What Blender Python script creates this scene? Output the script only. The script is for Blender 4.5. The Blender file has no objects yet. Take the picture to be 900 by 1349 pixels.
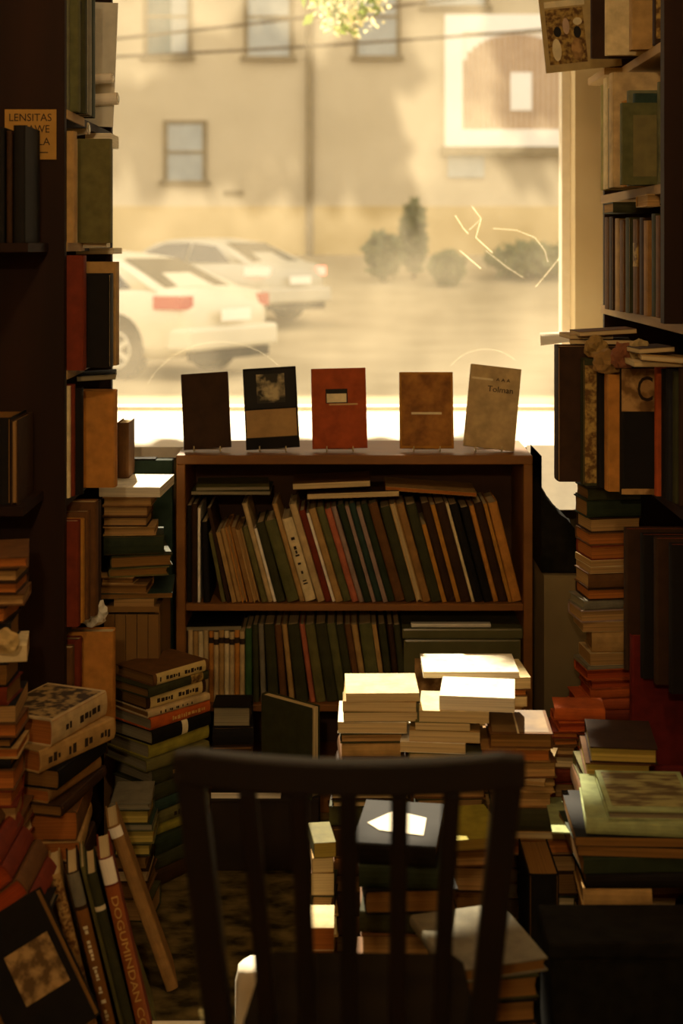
import bpy, bmesh, math, random
from mathutils import Vector, Matrix, Quaternion
random.seed(7)
C = bpy.context.scene.collection
SC = bpy.context.scene

# ------------------------------------------------------------------ camera, world, sun, exposure
F, VX, VY, EYE = 1875.0, 455.0, 325.0, 1.5          # focal length in px, vanishing point, eye height
cam = bpy.data.cameras.new('camera'); cam_o = bpy.data.objects.new('camera', cam); C.objects.link(cam_o)
cam_o.location = (0, 0, EYE); cam_o.rotation_euler = (math.radians(90), 0, 0)
cam.sensor_fit = 'HORIZONTAL'; cam.sensor_width = 24.0; cam.lens = F * 24.0 / 900.0
cam.shift_x = (450.0 - VX) / 900.0; cam.shift_y = -(674.5 - VY) / 900.0
cam.clip_start = 0.05; cam.clip_end = 300
cam.dof.use_dof = True; cam.dof.focus_distance = 3.35; cam.dof.aperture_fstop = 3.2
SC.camera = cam_o

w = bpy.data.worlds.new('sky'); SC.world = w; w.use_nodes = True
bg = w.node_tree.nodes['Background']; bg.inputs[0].default_value = (1.0, 0.91, 0.77, 1); bg.inputs[1].default_value = 1.7

SUN_TRAVEL = Vector((0.20, -1.0, -0.95)).normalized()
sl = bpy.data.lights.new('sun', 'SUN'); sl.energy = 15.0; sl.color = (1.0, 0.84, 0.58); sl.angle = math.radians(0.6)
so = bpy.data.objects.new('sun', sl); C.objects.link(so); so.rotation_euler = SUN_TRAVEL.to_track_quat('-Z', 'Y').to_euler()
so.location = (-3, 20, 18)

pl = bpy.data.lights.new('window_portal', 'AREA'); pl.shape = 'RECTANGLE'; pl.size = 1.64; pl.size_y = 1.95; pl.cycles.is_portal = True
po = bpy.data.objects.new('window_portal', pl); C.objects.link(po); po.location = (-0.037, 4.98, 1.93)
po.rotation_euler = Vector((0, -1, 0)).to_track_quat('-Z', 'Z').to_euler()

SC.view_settings.view_transform = 'Standard'; SC.view_settings.look = 'None'; SC.view_settings.gamma = 1.0
SC.view_settings.use_curve_mapping = False
SC.view_settings.exposure = 0.0
SC.cycles.max_bounces = 10; SC.cycles.diffuse_bounces = 6; SC.cycles.transparent_max_bounces = 12
SC.cycles.sample_clamp_indirect = 4.0; SC.cycles.caustics_reflective = False; SC.cycles.caustics_refractive = False

# ------------------------------------------------------------------ helpers
def X(px, d): return (px - VX) / F * d
def Z(py, d): return EYE - (py - VY) / F * d
def lin(c):
    c = c / 255.0
    return c / 12.92 if c <= 0.04045 else ((c + 0.055) / 1.055) ** 2.4
def rgb(h):
    h = h.lstrip('#'); return tuple(lin(int(h[i:i + 2], 16)) for i in (0, 2, 4))

def tag(o, label=None, cat=None, group=None, kind=None):
    if label: o['label'] = label
    if cat: o['category'] = cat
    if group: o['group'] = group
    if kind: o['kind'] = kind
    return o
def empty(name, loc=(0, 0, 0), M=None):
    o = bpy.data.objects.new(name, None); C.objects.link(o); o.empty_display_size = 0.05
    if M is not None: o.matrix_world = M
    else: o.location = loc
    return o
def link(name, me, mat, parent=None, smooth=False):
    o = bpy.data.objects.new(name, me); C.objects.link(o)
    if mat is not None: me.materials.append(mat)
    if smooth:
        for p in me.polygons: p.use_smooth = True
    if parent is not None: o.parent = parent
    return o

class MB:
    def __init__(s): s.v = []; s.f = []
    def add(s, vs, fs):
        n = len(s.v); s.v += [tuple(v) for v in vs]; s.f += [tuple(i + n for i in f) for f in fs]; return s
    def box(s, x0, x1, y0, y1, z0, z1, M=None):
        vs = [Vector((x, y, z)) for x in (x0, x1) for y in (y0, y1) for z in (z0, z1)]
        if M is not None: vs = [M @ v for v in vs]
        return s.add(vs, [(0, 1, 3, 2), (4, 6, 7, 5), (0, 4, 5, 1), (2, 3, 7, 6), (0, 2, 6, 4), (1, 5, 7, 3)])
    def tube(s, pts, r, n=8, cap=True):
        pts = [Vector(p) for p in pts]; rs = r if isinstance(r, (list, tuple)) else [r] * len(pts)
        rings = []; up = None
        for i, p in enumerate(pts):
            t = (pts[min(i + 1, len(pts) - 1)] - pts[max(i - 1, 0)]).normalized()
            if up is None:
                up = Vector((0, 0, 1)) if abs(t.z) < .9 else Vector((1, 0, 0))
            u = t.cross(up).normalized(); v = u.cross(t).normalized(); up = v
            rings.append([p + (u * math.cos(2 * math.pi * k / n) + v * math.sin(2 * math.pi * k / n)) * rs[i] for k in range(n)])
        vs = [q for r_ in rings for q in r_]; fs = []
        for i in range(len(pts) - 1):
            for k in range(n):
                a, b = i * n + k, i * n + (k + 1) % n
                fs.append((a, b, b + n, a + n))
        if cap: fs += [tuple(range(n))[::-1], tuple(range((len(pts) - 1) * n, len(pts) * n))]
        return s.add(vs, fs)
    def loft(s, rings, cap=True, closed=True):
        n = len(rings[0]); vs = [q for r_ in rings for q in r_]; fs = []
        for i in range(len(rings) - 1):
            for k in range(n if closed else n - 1):
                a, b = i * n + k, i * n + (k + 1) % n
                fs.append((a, b, b + n, a + n))
        if cap: fs += [tuple(range(n))[::-1], tuple(range((len(rings) - 1) * n, len(rings) * n))]
        return s.add(vs, fs)
    def prism(s, poly, axis, a, b):
        # poly: 2-D points; axis 'y': points are (x,z); 'z': (x,y); 'x': (y,z)
        def P(p, t): return {'y': (p[0], t, p[1]), 'z': (p[0], p[1], t), 'x': (t, p[0], p[1])}[axis]
        n = len(poly); vs = [P(p, a) for p in poly] + [P(p, b) for p in poly]
        fs = [tuple(range(n)), tuple(range(n, 2 * n))[::-1]] + [(i, i + n, (i + 1) % n + n, (i + 1) % n) for i in range(n)]
        return s.add(vs, fs)
    def build(s, name, mat, parent=None, bevel=0, seg=2, smooth=False, origin=None, fix=True):
        vs = s.v
        if origin is not None:
            o_ = Vector(origin); vs = [Vector(v) - o_ for v in vs]
        me = bpy.data.meshes.new(name); me.from_pydata([tuple(v) for v in vs], [], s.f)
        if fix or bevel:
            bm = bmesh.new(); bm.from_mesh(me)
            bmesh.ops.recalc_face_normals(bm, faces=bm.faces)
            if bevel:
                bmesh.ops.bevel(bm, geom=[e for e in bm.edges], offset=bevel, segments=seg, affect='EDGES', profile=0.6)
            bm.to_mesh(me); bm.free()
        o = link(name, me, mat, parent, smooth)
        if origin is not None: o.location = origin
        return o

def text_mesh(name, body, size, mat, parent, M, extrude=0.0002, fit=None):
    cu = bpy.data.curves.new(name, 'FONT'); cu.body = body; cu.size = size; cu.extrude = extrude; cu.align_x = 'CENTER'; cu.align_y = 'CENTER'
    cu.resolution_u = 3
    tmp = bpy.data.objects.new('tmp', cu); C.objects.link(tmp)
    dg = bpy.context.evaluated_depsgraph_get(); me = bpy.data.meshes.new_from_object(tmp.evaluated_get(dg))
    bpy.data.objects.remove(tmp); bpy.data.curves.remove(cu)
    if fit and len(me.vertices):
        xs = [v.co.x for v in me.vertices]; ys = [v.co.y for v in me.vertices]
        sx = fit[0] / max(1e-6, max(xs) - min(xs)); sy = fit[1] / max(1e-6, max(ys) - min(ys))
        cx, cy = (max(xs) + min(xs)) / 2, (max(ys) + min(ys)) / 2
        for v in me.vertices: v.co.x = (v.co.x - cx) * sx; v.co.y = (v.co.y - cy) * sy
    me.transform(M); me.materials.clear()
    return link(name, me, mat, parent)

# ------------------------------------------------------------------ materials
def newmat(name):
    m = bpy.data.materials.new(name); m.use_nodes = True; nt = m.node_tree
    return m, nt, nt.nodes['Principled BSDF']
def noise_mat(name, c1, c2, scale=20, rough=.7, stretch=(1, 1, 1), bump=0, detail=4, spec=.3, lo=.3, hi=.7, coord='Object'):
    m, nt, b = newmat(name)
    tc = nt.nodes.new('ShaderNodeTexCoord'); mp = nt.nodes.new('ShaderNodeMapping'); mp.inputs['Scale'].default_value = stretch
    nt.links.new(tc.outputs[coord], mp.inputs[0])
    n = nt.nodes.new('ShaderNodeTexNoise'); n.inputs['Scale'].default_value = scale; n.inputs['Detail'].default_value = detail
    nt.links.new(mp.outputs[0], n.inputs[0])
    r = nt.nodes.new('ShaderNodeValToRGB'); r.color_ramp.elements[0].position = lo; r.color_ramp.elements[1].position = hi
    r.color_ramp.elements[0].color = (*c1, 1); r.color_ramp.elements[1].color = (*c2, 1)
    nt.links.new(n.outputs[0], r.inputs[0]); nt.links.new(r.outputs[0], b.inputs['Base Color'])
    b.inputs['Roughness'].default_value = rough; b.inputs['Specular IOR Level'].default_value = spec
    if bump:
        bp = nt.nodes.new('ShaderNodeBump'); bp.inputs['Strength'].default_value = bump; bp.inputs['Distance'].default_value = .002
        nt.links.new(n.outputs[0], bp.inputs['Height']); nt.links.new(bp.outputs[0], b.inputs['Normal'])
    return m
def mul(c, k): return tuple(min(1, x * k) for x in c)
def plain(name, c, rough=.6, spec=.3, var=.18, scale=30, bump=0):
    return noise_mat(name, mul(c, 1 - var), mul(c, 1 + var), scale, rough, bump=bump, spec=spec)
def emit(name, c, s):
    m, nt, b = newmat(name); b.inputs['Base Color'].default_value = (*c, 1)
    b.inputs['Emission Color'].default_value = (*c, 1); b.inputs['Emission Strength'].default_value = s
    return m

M = {}
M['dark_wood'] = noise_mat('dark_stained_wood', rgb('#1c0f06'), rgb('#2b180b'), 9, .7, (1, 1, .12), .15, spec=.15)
M['case_wood'] = noise_mat('brown_bookcase_wood', rgb('#6a4218'), rgb('#8c5c26'), 10, .5, (.15, 1, 1), .12)
M['case_in'] = noise_mat('bookcase_back_board', rgb('#3a2310'), rgb('#4d3016'), 10, .7, (.15, 1, 1))
M['tan_wood'] = noise_mat('worn_tan_wood', rgb('#8a6a3a'), rgb('#b9975c'), 12, .7, (1, .15, 1), .2)
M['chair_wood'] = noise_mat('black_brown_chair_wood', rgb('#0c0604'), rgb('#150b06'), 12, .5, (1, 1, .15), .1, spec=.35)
M['white_paint'] = plain('white_painted_wood', rgb('#e9e0cc'), .55, var=.06)
M['wall'] = noise_mat('cream_plaster', rgb('#c9b48a'), rgb('#d6c49c'), 4, .9, bump=.1)
M['bench_wall'] = noise_mat('olive_brown_panel', rgb('#5d5034'), rgb('#6e6040'), 5, .85)
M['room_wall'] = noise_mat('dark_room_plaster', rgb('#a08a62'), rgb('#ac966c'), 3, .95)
M['ceiling'] = noise_mat('old_ceiling_plaster', rgb('#d8cbb0'), rgb('#e0d4ba'), 3, .95)
M['carpet'] = noise_mat('worn_patterned_carpet', rgb('#26200f'), rgb('#6a5a33'), 14, .98, (1, 1.6, 1), .4, 9, .05, .38, .66)
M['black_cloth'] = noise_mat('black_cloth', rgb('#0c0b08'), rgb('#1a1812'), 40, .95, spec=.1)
M['card'] = noise_mat('brown_cardboard', rgb('#6f5128'), rgb('#8a6633'), 8, .9, (1, 1, .1))
M['dark_card'] = noise_mat('dark_cardboard', rgb('#1a120a'), rgb('#2a1d10'), 8, .9)
M['paper'] = plain('white_paper', rgb('#e8dfc8'), .8, var=.05)
M['plastic'] = plain('clear_pale_plastic', rgb('#c9c6b4'), .15, .6, .1)
M['wire'] = plain('thin_steel_wire', rgb('#b9a878'), .3, .8, .05)
M['ink'] = plain('dark_ink', rgb('#2a1c0c'), .8)
M['pinkish'] = plain('faded_pink_print', rgb('#b59a80'), .7)
M['olive_panel'] = plain('olive_cover_panel', rgb('#6a6034'), .7)
M['gold'] = plain('gilt_lettering', rgb('#c49a4c'), .5, .5)
M['pale_ink'] = plain('pale_print', rgb('#d8caa0'), .7)
M['black_print'] = plain('black_print', rgb('#14100a'), .7)
M['brown_print'] = noise_mat('brown_tinted_photo', rgb('#5a3c12'), rgb('#a88a44'), 70, .7, lo=.4, hi=.62)
M['grey_print'] = noise_mat('grey_tinted_photo', rgb('#2a281c'), rgb('#b5a67c'), 26, .7, lo=.48, hi=.66)
M['dull_print'] = noise_mat('muted_portrait_print', rgb('#6b4c22'), rgb('#b08a52'), 26, .75, lo=.42, hi=.6)

def pages_mat(name, c):
    m, nt, b = newmat(name)
    tc = nt.nodes.new('ShaderNodeTexCoord'); mp = nt.nodes.new('ShaderNodeMapping'); mp.inputs['Scale'].default_value = (4, 4, 700)
    nt.links.new(tc.outputs['Object'], mp.inputs[0]); n = nt.nodes.new('ShaderNodeTexNoise'); n.inputs['Scale'].default_value = 1.0
    nt.links.new(mp.outputs[0], n.inputs[0])
    r = nt.nodes.new('ShaderNodeValToRGB'); r.color_ramp.elements[0].position = .3; r.color_ramp.elements[1].position = .65
    r.color_ramp.elements[0].color = (*mul(c, .62), 1); r.color_ramp.elements[1].color = (*c, 1)
    nt.links.new(n.outputs[0], r.inputs[0]); nt.links.new(r.outputs[0], b.inputs['Base Color']); b.inputs['Roughness'].default_value = .9
    b.inputs['Specular IOR Level'].default_value = .1
    return m
PG = {'cream': pages_mat('cream_page_edges', rgb('#cdb684')), 'white': pages_mat('white_page_edges', rgb('#e6dcc0')),
      'aged': pages_mat('aged_page_edges', rgb('#a98550')), 'brown': pages_mat('browned_page_edges', rgb('#84602f')),
      'rust': pages_mat('red_glow_page_edges', rgb('#a0441c')), 'orange': pages_mat('orange_brown_page_edges', rgb('#a8662c')),  # red glow over the lower right piles is put into this page colour
      'grey': pages_mat('greyed_page_edges', rgb('#8b8266')), 'yellow': pages_mat('yellowed_page_edges', rgb('#b09a4a'))}
PAL = {'cream': '#cdbb8c', 'white': '#e8dfc6', 'tan': '#a3824c', 'light brown': '#8a6636', 'brown': '#5f3f1e', 'dark brown': '#33200f',
       'black': '#13100c', 'olive': '#5f5a30', 'dark olive': '#35351c', 'olive green': '#565630', 'dark green': '#262f1c', 'green': '#33502a',
       'grey green': '#66674c', 'teal': '#28392e', 'grey': '#6f6a58', 'red brown': '#6a2a14', 'brick red': '#9c4820', 'dark red': '#591610',
       'salmon': '#a55d40', 'orange tan': '#b07833', 'amber': '#a8762c', 'yellow olive': '#8a812f', 'navy': '#201f22', 'pale green': '#8f9a6a',
       'orange': '#a8501c', 'pinkish grey': '#8f786a', 'beige': '#b59d6e'}
CM = {}
def cover_mat(col):
    if col not in CM:
        c = rgb(PAL[col]); CM[col] = noise_mat('cover_' + col.replace(' ', '_'), mul(c, .78), mul(c, 1.2), 35, .72, bump=.08, spec=.16)
    return CM[col]

# ------------------------------------------------------------------ the setting
def struct(name, mb, mat, **k):
    o = mb.build(name, mat, **k); o['kind'] = 'structure'; return o
WY = 4.86; WL, WR, WB, WT = -0.86, 0.785, 0.93, 2.90
fl = struct('floor', MB().box(-1.3, 1.5, -1.6, 4.88, -.06, 0), M['carpet'])
struct('ceiling', MB().box(-1.3, 1.5, -1.6, 5.05, 3.2, 3.3), M['ceiling'])
struct('wall_left', MB().box(-1.3, -1.12, -1.6, 4.86, 0, 3.2), M['room_wall'])
struct('wall_right', MB().box(1.25, 1.5, -1.6, 4.86, 0, 3.2), M['room_wall'])
struct('wall_back', MB().box(-1.3, 1.5, -1.75, -1.6, 0, 3.2), M['room_wall'])
struct('wall_window', MB().box(-1.3, WL, WY, WY + .2, 0, 3.3).box(WR, 1.5, WY, WY + .2, 0, 3.3).box(WL, WR, WY, WY + .2, WT, 3.3)
       .box(WL, WR, WY, WY + .2, 0, WB - .03), M['wall'])
struct('wall_bench', MB().box(-1.12, 1.25, 4.08, 4.12, 0, WB - .03), M['bench_wall'])
struct('window_sill', MB().box(-1.12, 1.25, 4.05, 4.92, WB - .03, WB), M['white_paint'])
win = empty('window_1', (0, WY + .1, WB)); tag(win, 'large dusty scratched shop window above the white sill', kind='structure')
fr = MB(); y0, y1 = .0, .07
FB = .012
fr.box(WL, WL + .03, y0, y1, 0, WT - WB).box(WR - .03, WR, y0, y1, 0, WT - WB).box(WL + .03, WR - .03, y0, y1, WT - WB - .05, WT - WB).box(WL + .03, WR - .03, y0, y1, 0, FB)
fr.build('window_frame', M['white_paint'], win)
# dusty glass: clear pane with a translucent film of dust and a faint gloss
gm = bpy.data.materials.new('dusty_window_glass'); gm.use_nodes = True; nt = gm.node_tree; nt.nodes.clear()
out = nt.nodes.new('ShaderNodeOutputMaterial'); tr = nt.nodes.new('ShaderNodeBsdfTransparent'); tl = nt.nodes.new('ShaderNodeBsdfTranslucent')
tl.inputs[0].default_value = (1.0, .89, .68, 1); mx = nt.nodes.new('ShaderNodeMixShader')
tc = nt.nodes.new('ShaderNodeTexCoord'); n1 = nt.nodes.new('ShaderNodeTexNoise'); n1.inputs['Scale'].default_value = 2.6; n1.inputs['Detail'].default_value = 3
n2 = nt.nodes.new('ShaderNodeTexNoise'); n2.inputs['Scale'].default_value = 260; n2.inputs['Detail'].default_value = 1
nt.links.new(tc.outputs['Object'], n1.inputs[0]); nt.links.new(tc.outputs['Object'], n2.inputs[0])
mr = nt.nodes.new('ShaderNodeMapRange'); mr.inputs[1].default_value = .3; mr.inputs[2].default_value = .72; mr.inputs[3].default_value = .045; mr.inputs[4].default_value = .15
mr2 = nt.nodes.new('ShaderNodeMapRange'); mr2.inputs[1].default_value = .74; mr2.inputs[2].default_value = .80; mr2.inputs[3].default_value = 0; mr2.inputs[4].default_value = .45
ad = nt.nodes.new('ShaderNodeMath'); ad.operation = 'ADD'
nt.links.new(n1.outputs[0], mr.inputs[0]); nt.links.new(n2.outputs[0], mr2.inputs[0]); nt.links.new(mr.outputs[0], ad.inputs[0]); nt.links.new(mr2.outputs[0], ad.inputs[1])
nt.links.new(ad.outputs[0], mx.inputs[0]); nt.links.new(tr.outputs[0], mx.inputs[1]); nt.links.new(tl.outputs[0], mx.inputs[2])
nt.links.new(mx.outputs[0], out.inputs[0])
pane = MB().add([(WL + .03, .035, FB), (WR - .03, .035, FB), (WR - .03, .035, WT - WB - .05), (WL + .03, .035, WT - WB - .05)], [(0, 1, 2, 3)]).build('window_pane', gm, win, fix=False)
pane['label'] = 'dusty sunlit glass with scratches'
sm = bpy.data.materials.new('glass_scratch'); sm.use_nodes = True; nt = sm.node_tree; nt.nodes.clear()
out = nt.nodes.new('ShaderNodeOutputMaterial'); tl = nt.nodes.new('ShaderNodeBsdfTranslucent'); tl.inputs[0].default_value = (1, .95, .8, 1); nt.links.new(tl.outputs[0], out.inputs[0])
def arc(cx, cy, r, a0, a1, n=14): return [(cx + r * math.cos(math.radians(a0 + (a1 - a0) * i / n)), cy - r * math.sin(math.radians(a0 + (a1 - a0) * i / n))) for i in range(n + 1)]
SCR = [([(600, 284), (610, 300), (617, 308)], .0013), ([(622, 272), (634, 288), (627, 313), (649, 333)], .0015), ([(606, 330), (621, 343), (634, 354)], .0013),
       ([(650, 301), (680, 303), (705, 313), (718, 330), (722, 345)], .0008), ([(745, 330), (725, 355), (706, 378)], .0009), ([(640, 330), (668, 352), (690, 366)], .0006),
       ([(618, 303), (626, 296), (634, 288)], .0007), (arc(290, 560, 110, 40, 150), .0003), (arc(640, 520, 60, 50, 140), .0003)]
wd = WY + .1 + .031
for pts, r in SCR:
    MB().tube([(X(a, wd), .031, Z(b, wd) - WB) for a, b in pts], r * .75, 5).build('scratch', sm, win)

# ------------------------------------------------------------------ outside: street, building, cars, tree
def gz(y): return 0.0067 * max(0, y - 20) ** 2 if y < 36 else 0.0067 * 256
M['street'] = noise_mat('sunlit_pale_asphalt', rgb('#8d7d5c'), rgb('#a39270'), .8, .95, spec=.2)
M['facade'] = noise_mat('beige_stucco_facade', rgb('#b7a684'), rgb('#c5b492'), .5, .95)
M['facade_low'] = noise_mat('ochre_stucco_base', rgb('#b39a64'), rgb('#c2a872'), .6, .95)
M['stone'] = noise_mat('grey_stone_sill', rgb('#7a6a4c'), rgb('#8d7c5a'), 3, .9)
M['far_glass'] = plain('grey_green_window_glass', rgb('#4f5a50'), .2, .6, .2, 2)
M['blind'] = plain('pale_blind_behind_glass', rgb('#a3a398'), .6, .3, .08, 3)
ys = [5.06] + [8 + i * 1.0 for i in range(29)]
g = MB(); nx = 2
for y in ys: g.v += [(-22, y, gz(y)), (24, y, gz(y))]
g.f = [(2 * i, 2 * i + 1, 2 * i + 3, 2 * i + 2) for i in range(len(ys) - 1)]
street = struct('street_ground', g, M['street'], smooth=True)
BD = 34.0
bl = empty('apartment_building', (0, BD, gz(BD))); tag(bl, 'beige stucco building across the street with small sash windows', 'building')
bz = gz(BD)
def bx0(px): return X(px, BD)
def bz0(py): return Z(py, BD) - bz
MB().box(-16, 18, 0, 1, 1.15, 16.6).build('facade_wall', M['facade'], bl)
MB().box(-16, 18, -.06, 1, -.6, 1.15).build('base_wall', M['facade_low'], bl)
MB().box(-16, 18, -.5, 1.2, 16.6, 17.0).build('cornice', M['stone'], bl)
MB().tube([(bx0(408), -.1, 0), (bx0(408), -.1, 16.5)], .09, 8).build('drain_pipe', M['stone'], bl)
def bwin(l, t, r, b, glass, curtain=None):
    x0, x1, z0, z1 = bx0(l), bx0(r), bz0(b), bz0(t)
    f = MB().box(x0 - .07, x0 + .03, -.06, .03, z0, z1).box(x1 - .03, x1 + .07, -.06, .03, z0, z1).box(x0 - .07, x1 + .07, -.06, .03, z1, z1 + .08)
    f = f.box(x0, x1, -.05, .02, (z0 + z1) / 2 - .03, (z0 + z1) / 2 + .03).build('window', M['stone'], bl)
    MB().box(x0 + .03, x1 - .03, -.02, -.005, z0, z1).build('pane', glass, f)
    MB().box(x0 - .14, x1 + .14, -.16, 0, z0 - .1, z0).build('window_ledge', M['stone'], f)
    if curtain: MB().box(*curtain, -.035, -.022, z0 + .02, z1 - .02).build('curtain', M['blind'], f)
bwin(193, -30, 249, 74, M['far_glass'], (bx0(226), bx0(247)))
bwin(325, -30, 383, 75, M['blind'])
bwin(219, 163, 269, 238, M['blind'])
bwin(470, -30, 524, 74, M['blind'])
bwin(560, -60, 640, 8, M['blind'])
MB().box(bx0(295), bx0(320), -.05, .02, bz0(258), bz0(251)).build('wall_vent', M['stone'], bl)
MB().box(bx0(590), bx0(638), -.06, 0, bz0(234), bz0(206)).build('notice_panel', M['blind'], bl)
# white framed arched opening
M['arch_blind'] = noise_mat('pale_ribbed_shutter', rgb('#a5835f'), rgb('#bb9a74'), 3, .8)
M['bright_white'] = plain('bright_white_frame_paint', rgb('#efe8d8'), .6, .2, .03)
l_, r_, t_, b_ = bx0(586), bx0(775), bz0(20), bz0(194)
af = MB().box(l_, l_ + .42, -.12, .02, b_, t_).box(r_ - .42, r_, -.12, .02, b_, t_).box(l_ + .42, r_ - .42, -.12, .02, t_ - .42, t_).box(l_ + .42, r_ - .42, -.12, .02, b_, b_ + .42).build('arched_window_surround', M['bright_white'], bl)
MB().box(l_ - .1, r_ + .1, -.25, 0, b_ - .2, b_).build('window_ledge', M['stone'], af)
il, ir, ib, it = l_ + .42, r_ - .42, b_ + .42, t_ - .42
cx_ = (il + ir) / 2; hw = (ir - il) / 2
MB().box(il, ir, -.03, -.01, ib, it).build('back_panel', M['bright_white'], af)
ns = 20
for i in range(ns):
    xa = il + (ir - il) * i / ns; xb = il + (ir - il) * (i + .72) / ns; u = ((xa + xb) / 2 - cx_) / hw
    top = ib + (it - ib) * (.62 + .36 * math.sqrt(max(0, 1 - u * u)))
    MB().box(xa, xb, -.075, -.03, ib, top).build('shutter_slat', M['arch_blind'], af)
MB().box(bx0(672), bx0(700), -.10, -.08, bz0(146), bz0(96)).build('notice', M['bright_white'], af)

def leaves(mb, n, cen, rad, size, rnd, keep=None, flat=False):
    for _ in range(n):
        while True:
            v = Vector((rnd.uniform(-1, 1), rnd.uniform(-1, 1), rnd.uniform(-1, 1)))
            if v.length <= 1: break
        p = Vector(cen) + Vector((v.x * rad[0], v.y * rad[1], v.z * rad[2]))
        if keep and not keep(p): continue
        q = Quaternion((rnd.gauss(0, 1), rnd.gauss(0, 1), rnd.gauss(0, 1), rnd.gauss(0, 1))).normalized()
        s = size * rnd.uniform(.6, 1.3)
        mb.add([p + q @ Vector(c) * s for c in ((0, -1, 0), (.5, -.1, .12), (0, 1, 0), (-.5, -.1, .12))], [(0, 1, 2), (0, 2, 3)])
    return mb
def leaf_mat(name, c):
    m, nt, b = newmat(name); o_ = [n for n in nt.nodes if n.type == 'OUTPUT_MATERIAL'][0]
    b.inputs['Base Color'].default_value = (*c, 1); b.inputs['Roughness'].default_value = .6
    t = nt.nodes.new('ShaderNodeBsdfTranslucent'); t.inputs[0].default_value = (*mul(c, 1.3), 1); x = nt.nodes.new('ShaderNodeMixShader'); x.inputs[0].default_value = .45
    nt.links.new(b.outputs[0], x.inputs[1]); nt.links.new(t.outputs[0], x.inputs[2]); nt.links.new(x.outputs[0], o_.inputs[0]); return m
M['leaf'] = leaf_mat('green_leaf', rgb('#6f8236')); M['blossom'] = leaf_mat('cream_blossom', rgb('#e6dcae')); M['bush'] = leaf_mat('dull_grey_green_leaf', rgb('#7d7f52'))
M['bark'] = noise_mat('grey_bark', rgb('#4a3c28'), rgb('#6a583c'), 14, .9, (1, 1, .2), .3)
# street tree; unseen crown shaped to shade the shop, gaps cut for sun patches
GAPS = []        # (point, radius)
for px, py, d, r in [(475, 895, 2.98, .075), (500, 900, 2.96, .09), (535, 897, 2.98, .09), (575, 905, 3.0, .10), (610, 885, 3.05, .11), (650, 900, 3.0, .10), (668, 895, 3.02, .04),
                     (560, 980, 2.9, .03), (610, 990, 2.88, .035), (510, 1082, 2.62, .045), (545, 1082, 2.62, .045), (428, 1205, 2.72, .04), (340, 1285, 2.6, .06), (335, 1330, 2.6, .05),
                     (230, 1342, 2.68, .06), (195, 1342, 2.68, .06), (268, 1342, 2.68, .06), (372, 1275, 2.62, .03),  (745, 640, 3.9, .12), (735, 440, 3.95, .08)]:
    GAPS.append((Vector((X(px, d), d, Z(py, d))), r))
def open_sky(p):
    for t, r in GAPS:
        q = p - t; k = q.dot(SUN_TRAVEL)
        if (q - SUN_TRAVEL * k).length < r + .085: return False
    return True
rnd = random.Random(3)
tree = empty('street_tree', (2.6, 8.3, 0)); tag(tree, 'leafy blossoming street tree dipping a sprig over the window top', 'tree')
TO = Vector((2.6, 8.3, 0))
MB().tube([Vector(p) - TO for p in [(2.6, 8.3, 0), (2.5, 8.3, 1.5), (2.2, 8.25, 3.2), (1.4, 8.1, 4.6), (.5, 8.0, 5.6), (-.6, 8, 6.2), (-1.6, 8, 6.4)]], [.17, .15, .14, .12, .10, .07, .03], 10).build('trunk', M['bark'], tree, smooth=True)
MB().tube([Vector(p) - TO for p in [(.5, 8, 5.6), (.35, 7.95, 4.6), (.15, 7.95, 3.7), (.03, 7.95, 3.1), (-.02, 7.95, 2.75)]], [.05, .035, .02, .012, .006], 6).build('branch', M['bark'], tree, smooth=True)
cr = MB(); leaves(cr, 16000, Vector((-.75, 8.0, 6.25)) - TO, (2.3, 1.1, 1.42), .085, rnd, lambda p: open_sky(p + TO))
o = cr.build('crown', M['leaf'], tree, fix=False); o['kind'] = 'stuff'
sp = MB(); leaves(sp, 130, Vector((-.02, 7.95, 2.92)) - TO, (.24, .14, .26), .045, rnd)
sp.build('sprig_leaves', M['leaf'], tree, fix=False)['kind'] = 'stuff'
sp = MB(); leaves(sp, 240, Vector((0.02, 7.95, 2.86)) - TO, (.23, .14, .20), .030, rnd)
sp.build('blossom', M['blossom'], tree, fix=False)['kind'] = 'stuff'

def bush(px, pyb, d, wpx, hpx, label, seed):
    rr = random.Random(seed); z = gz(d); k = d / F
    b = empty('shrub', (X(px, d), d, z)); tag(b, label, 'shrub', 'shrubs by the far building')
    MB().tube([(0, 0, 0), (.02, 0, hpx * k * .6)], [.05, .02], 6).build('stem', M['bark'], b)
    leaves(MB(), 500, (0, 0, hpx * k * .55), (wpx * k / 2, wpx * k / 3, hpx * k * .48), .16, rr).build('foliage', M['bush'], b, fix=False)['kind'] = 'stuff'
bush(545, 335, 31, 34, 100, 'slender grey green shrub by the far building, tallest of the shrubs', 1)
bush(505, 335, 30.5, 50, 66, 'low rounded grey green shrub left of the slender shrub', 2)
bush(590, 335, 30, 44, 44, 'small low shrub right of the slender shrub', 3)
bush(700, 335, 31, 130, 46, 'wide low hedge-like shrub under the arched window', 4)
for nm, (pa, pb), lab in [('overhead_cable', ((100, 62), (430, 22)), 'upper slack overhead cable crossing the facade windows'), ('overhead_cable', ((100, 64), (430, 44)), 'lower overhead cable crossing the facade windows')]:
    d = 27.0 if lab[0] == 'u' else 28.0
    pts = []
    a = Vector((X(pa[0], d) - 8, d, Z(pa[1], d) - .6 + (0 if lab[0] == 'u' else .2))); b = Vector((X(pb[0], d) + 9, d, Z(pb[1], d) + (1.3 if lab[0] == 'u' else .5)))
    for i in range(13):
        t = i / 12; p = a.lerp(b, t); p.z -= .5 * 4 * t * (1 - t) * .5; pts.append(p - a)
    o = MB().tube(pts, .03, 6).build(nm, M['bark']); o.location = a; tag(o, lab, 'cable', 'overhead cables')

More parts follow.
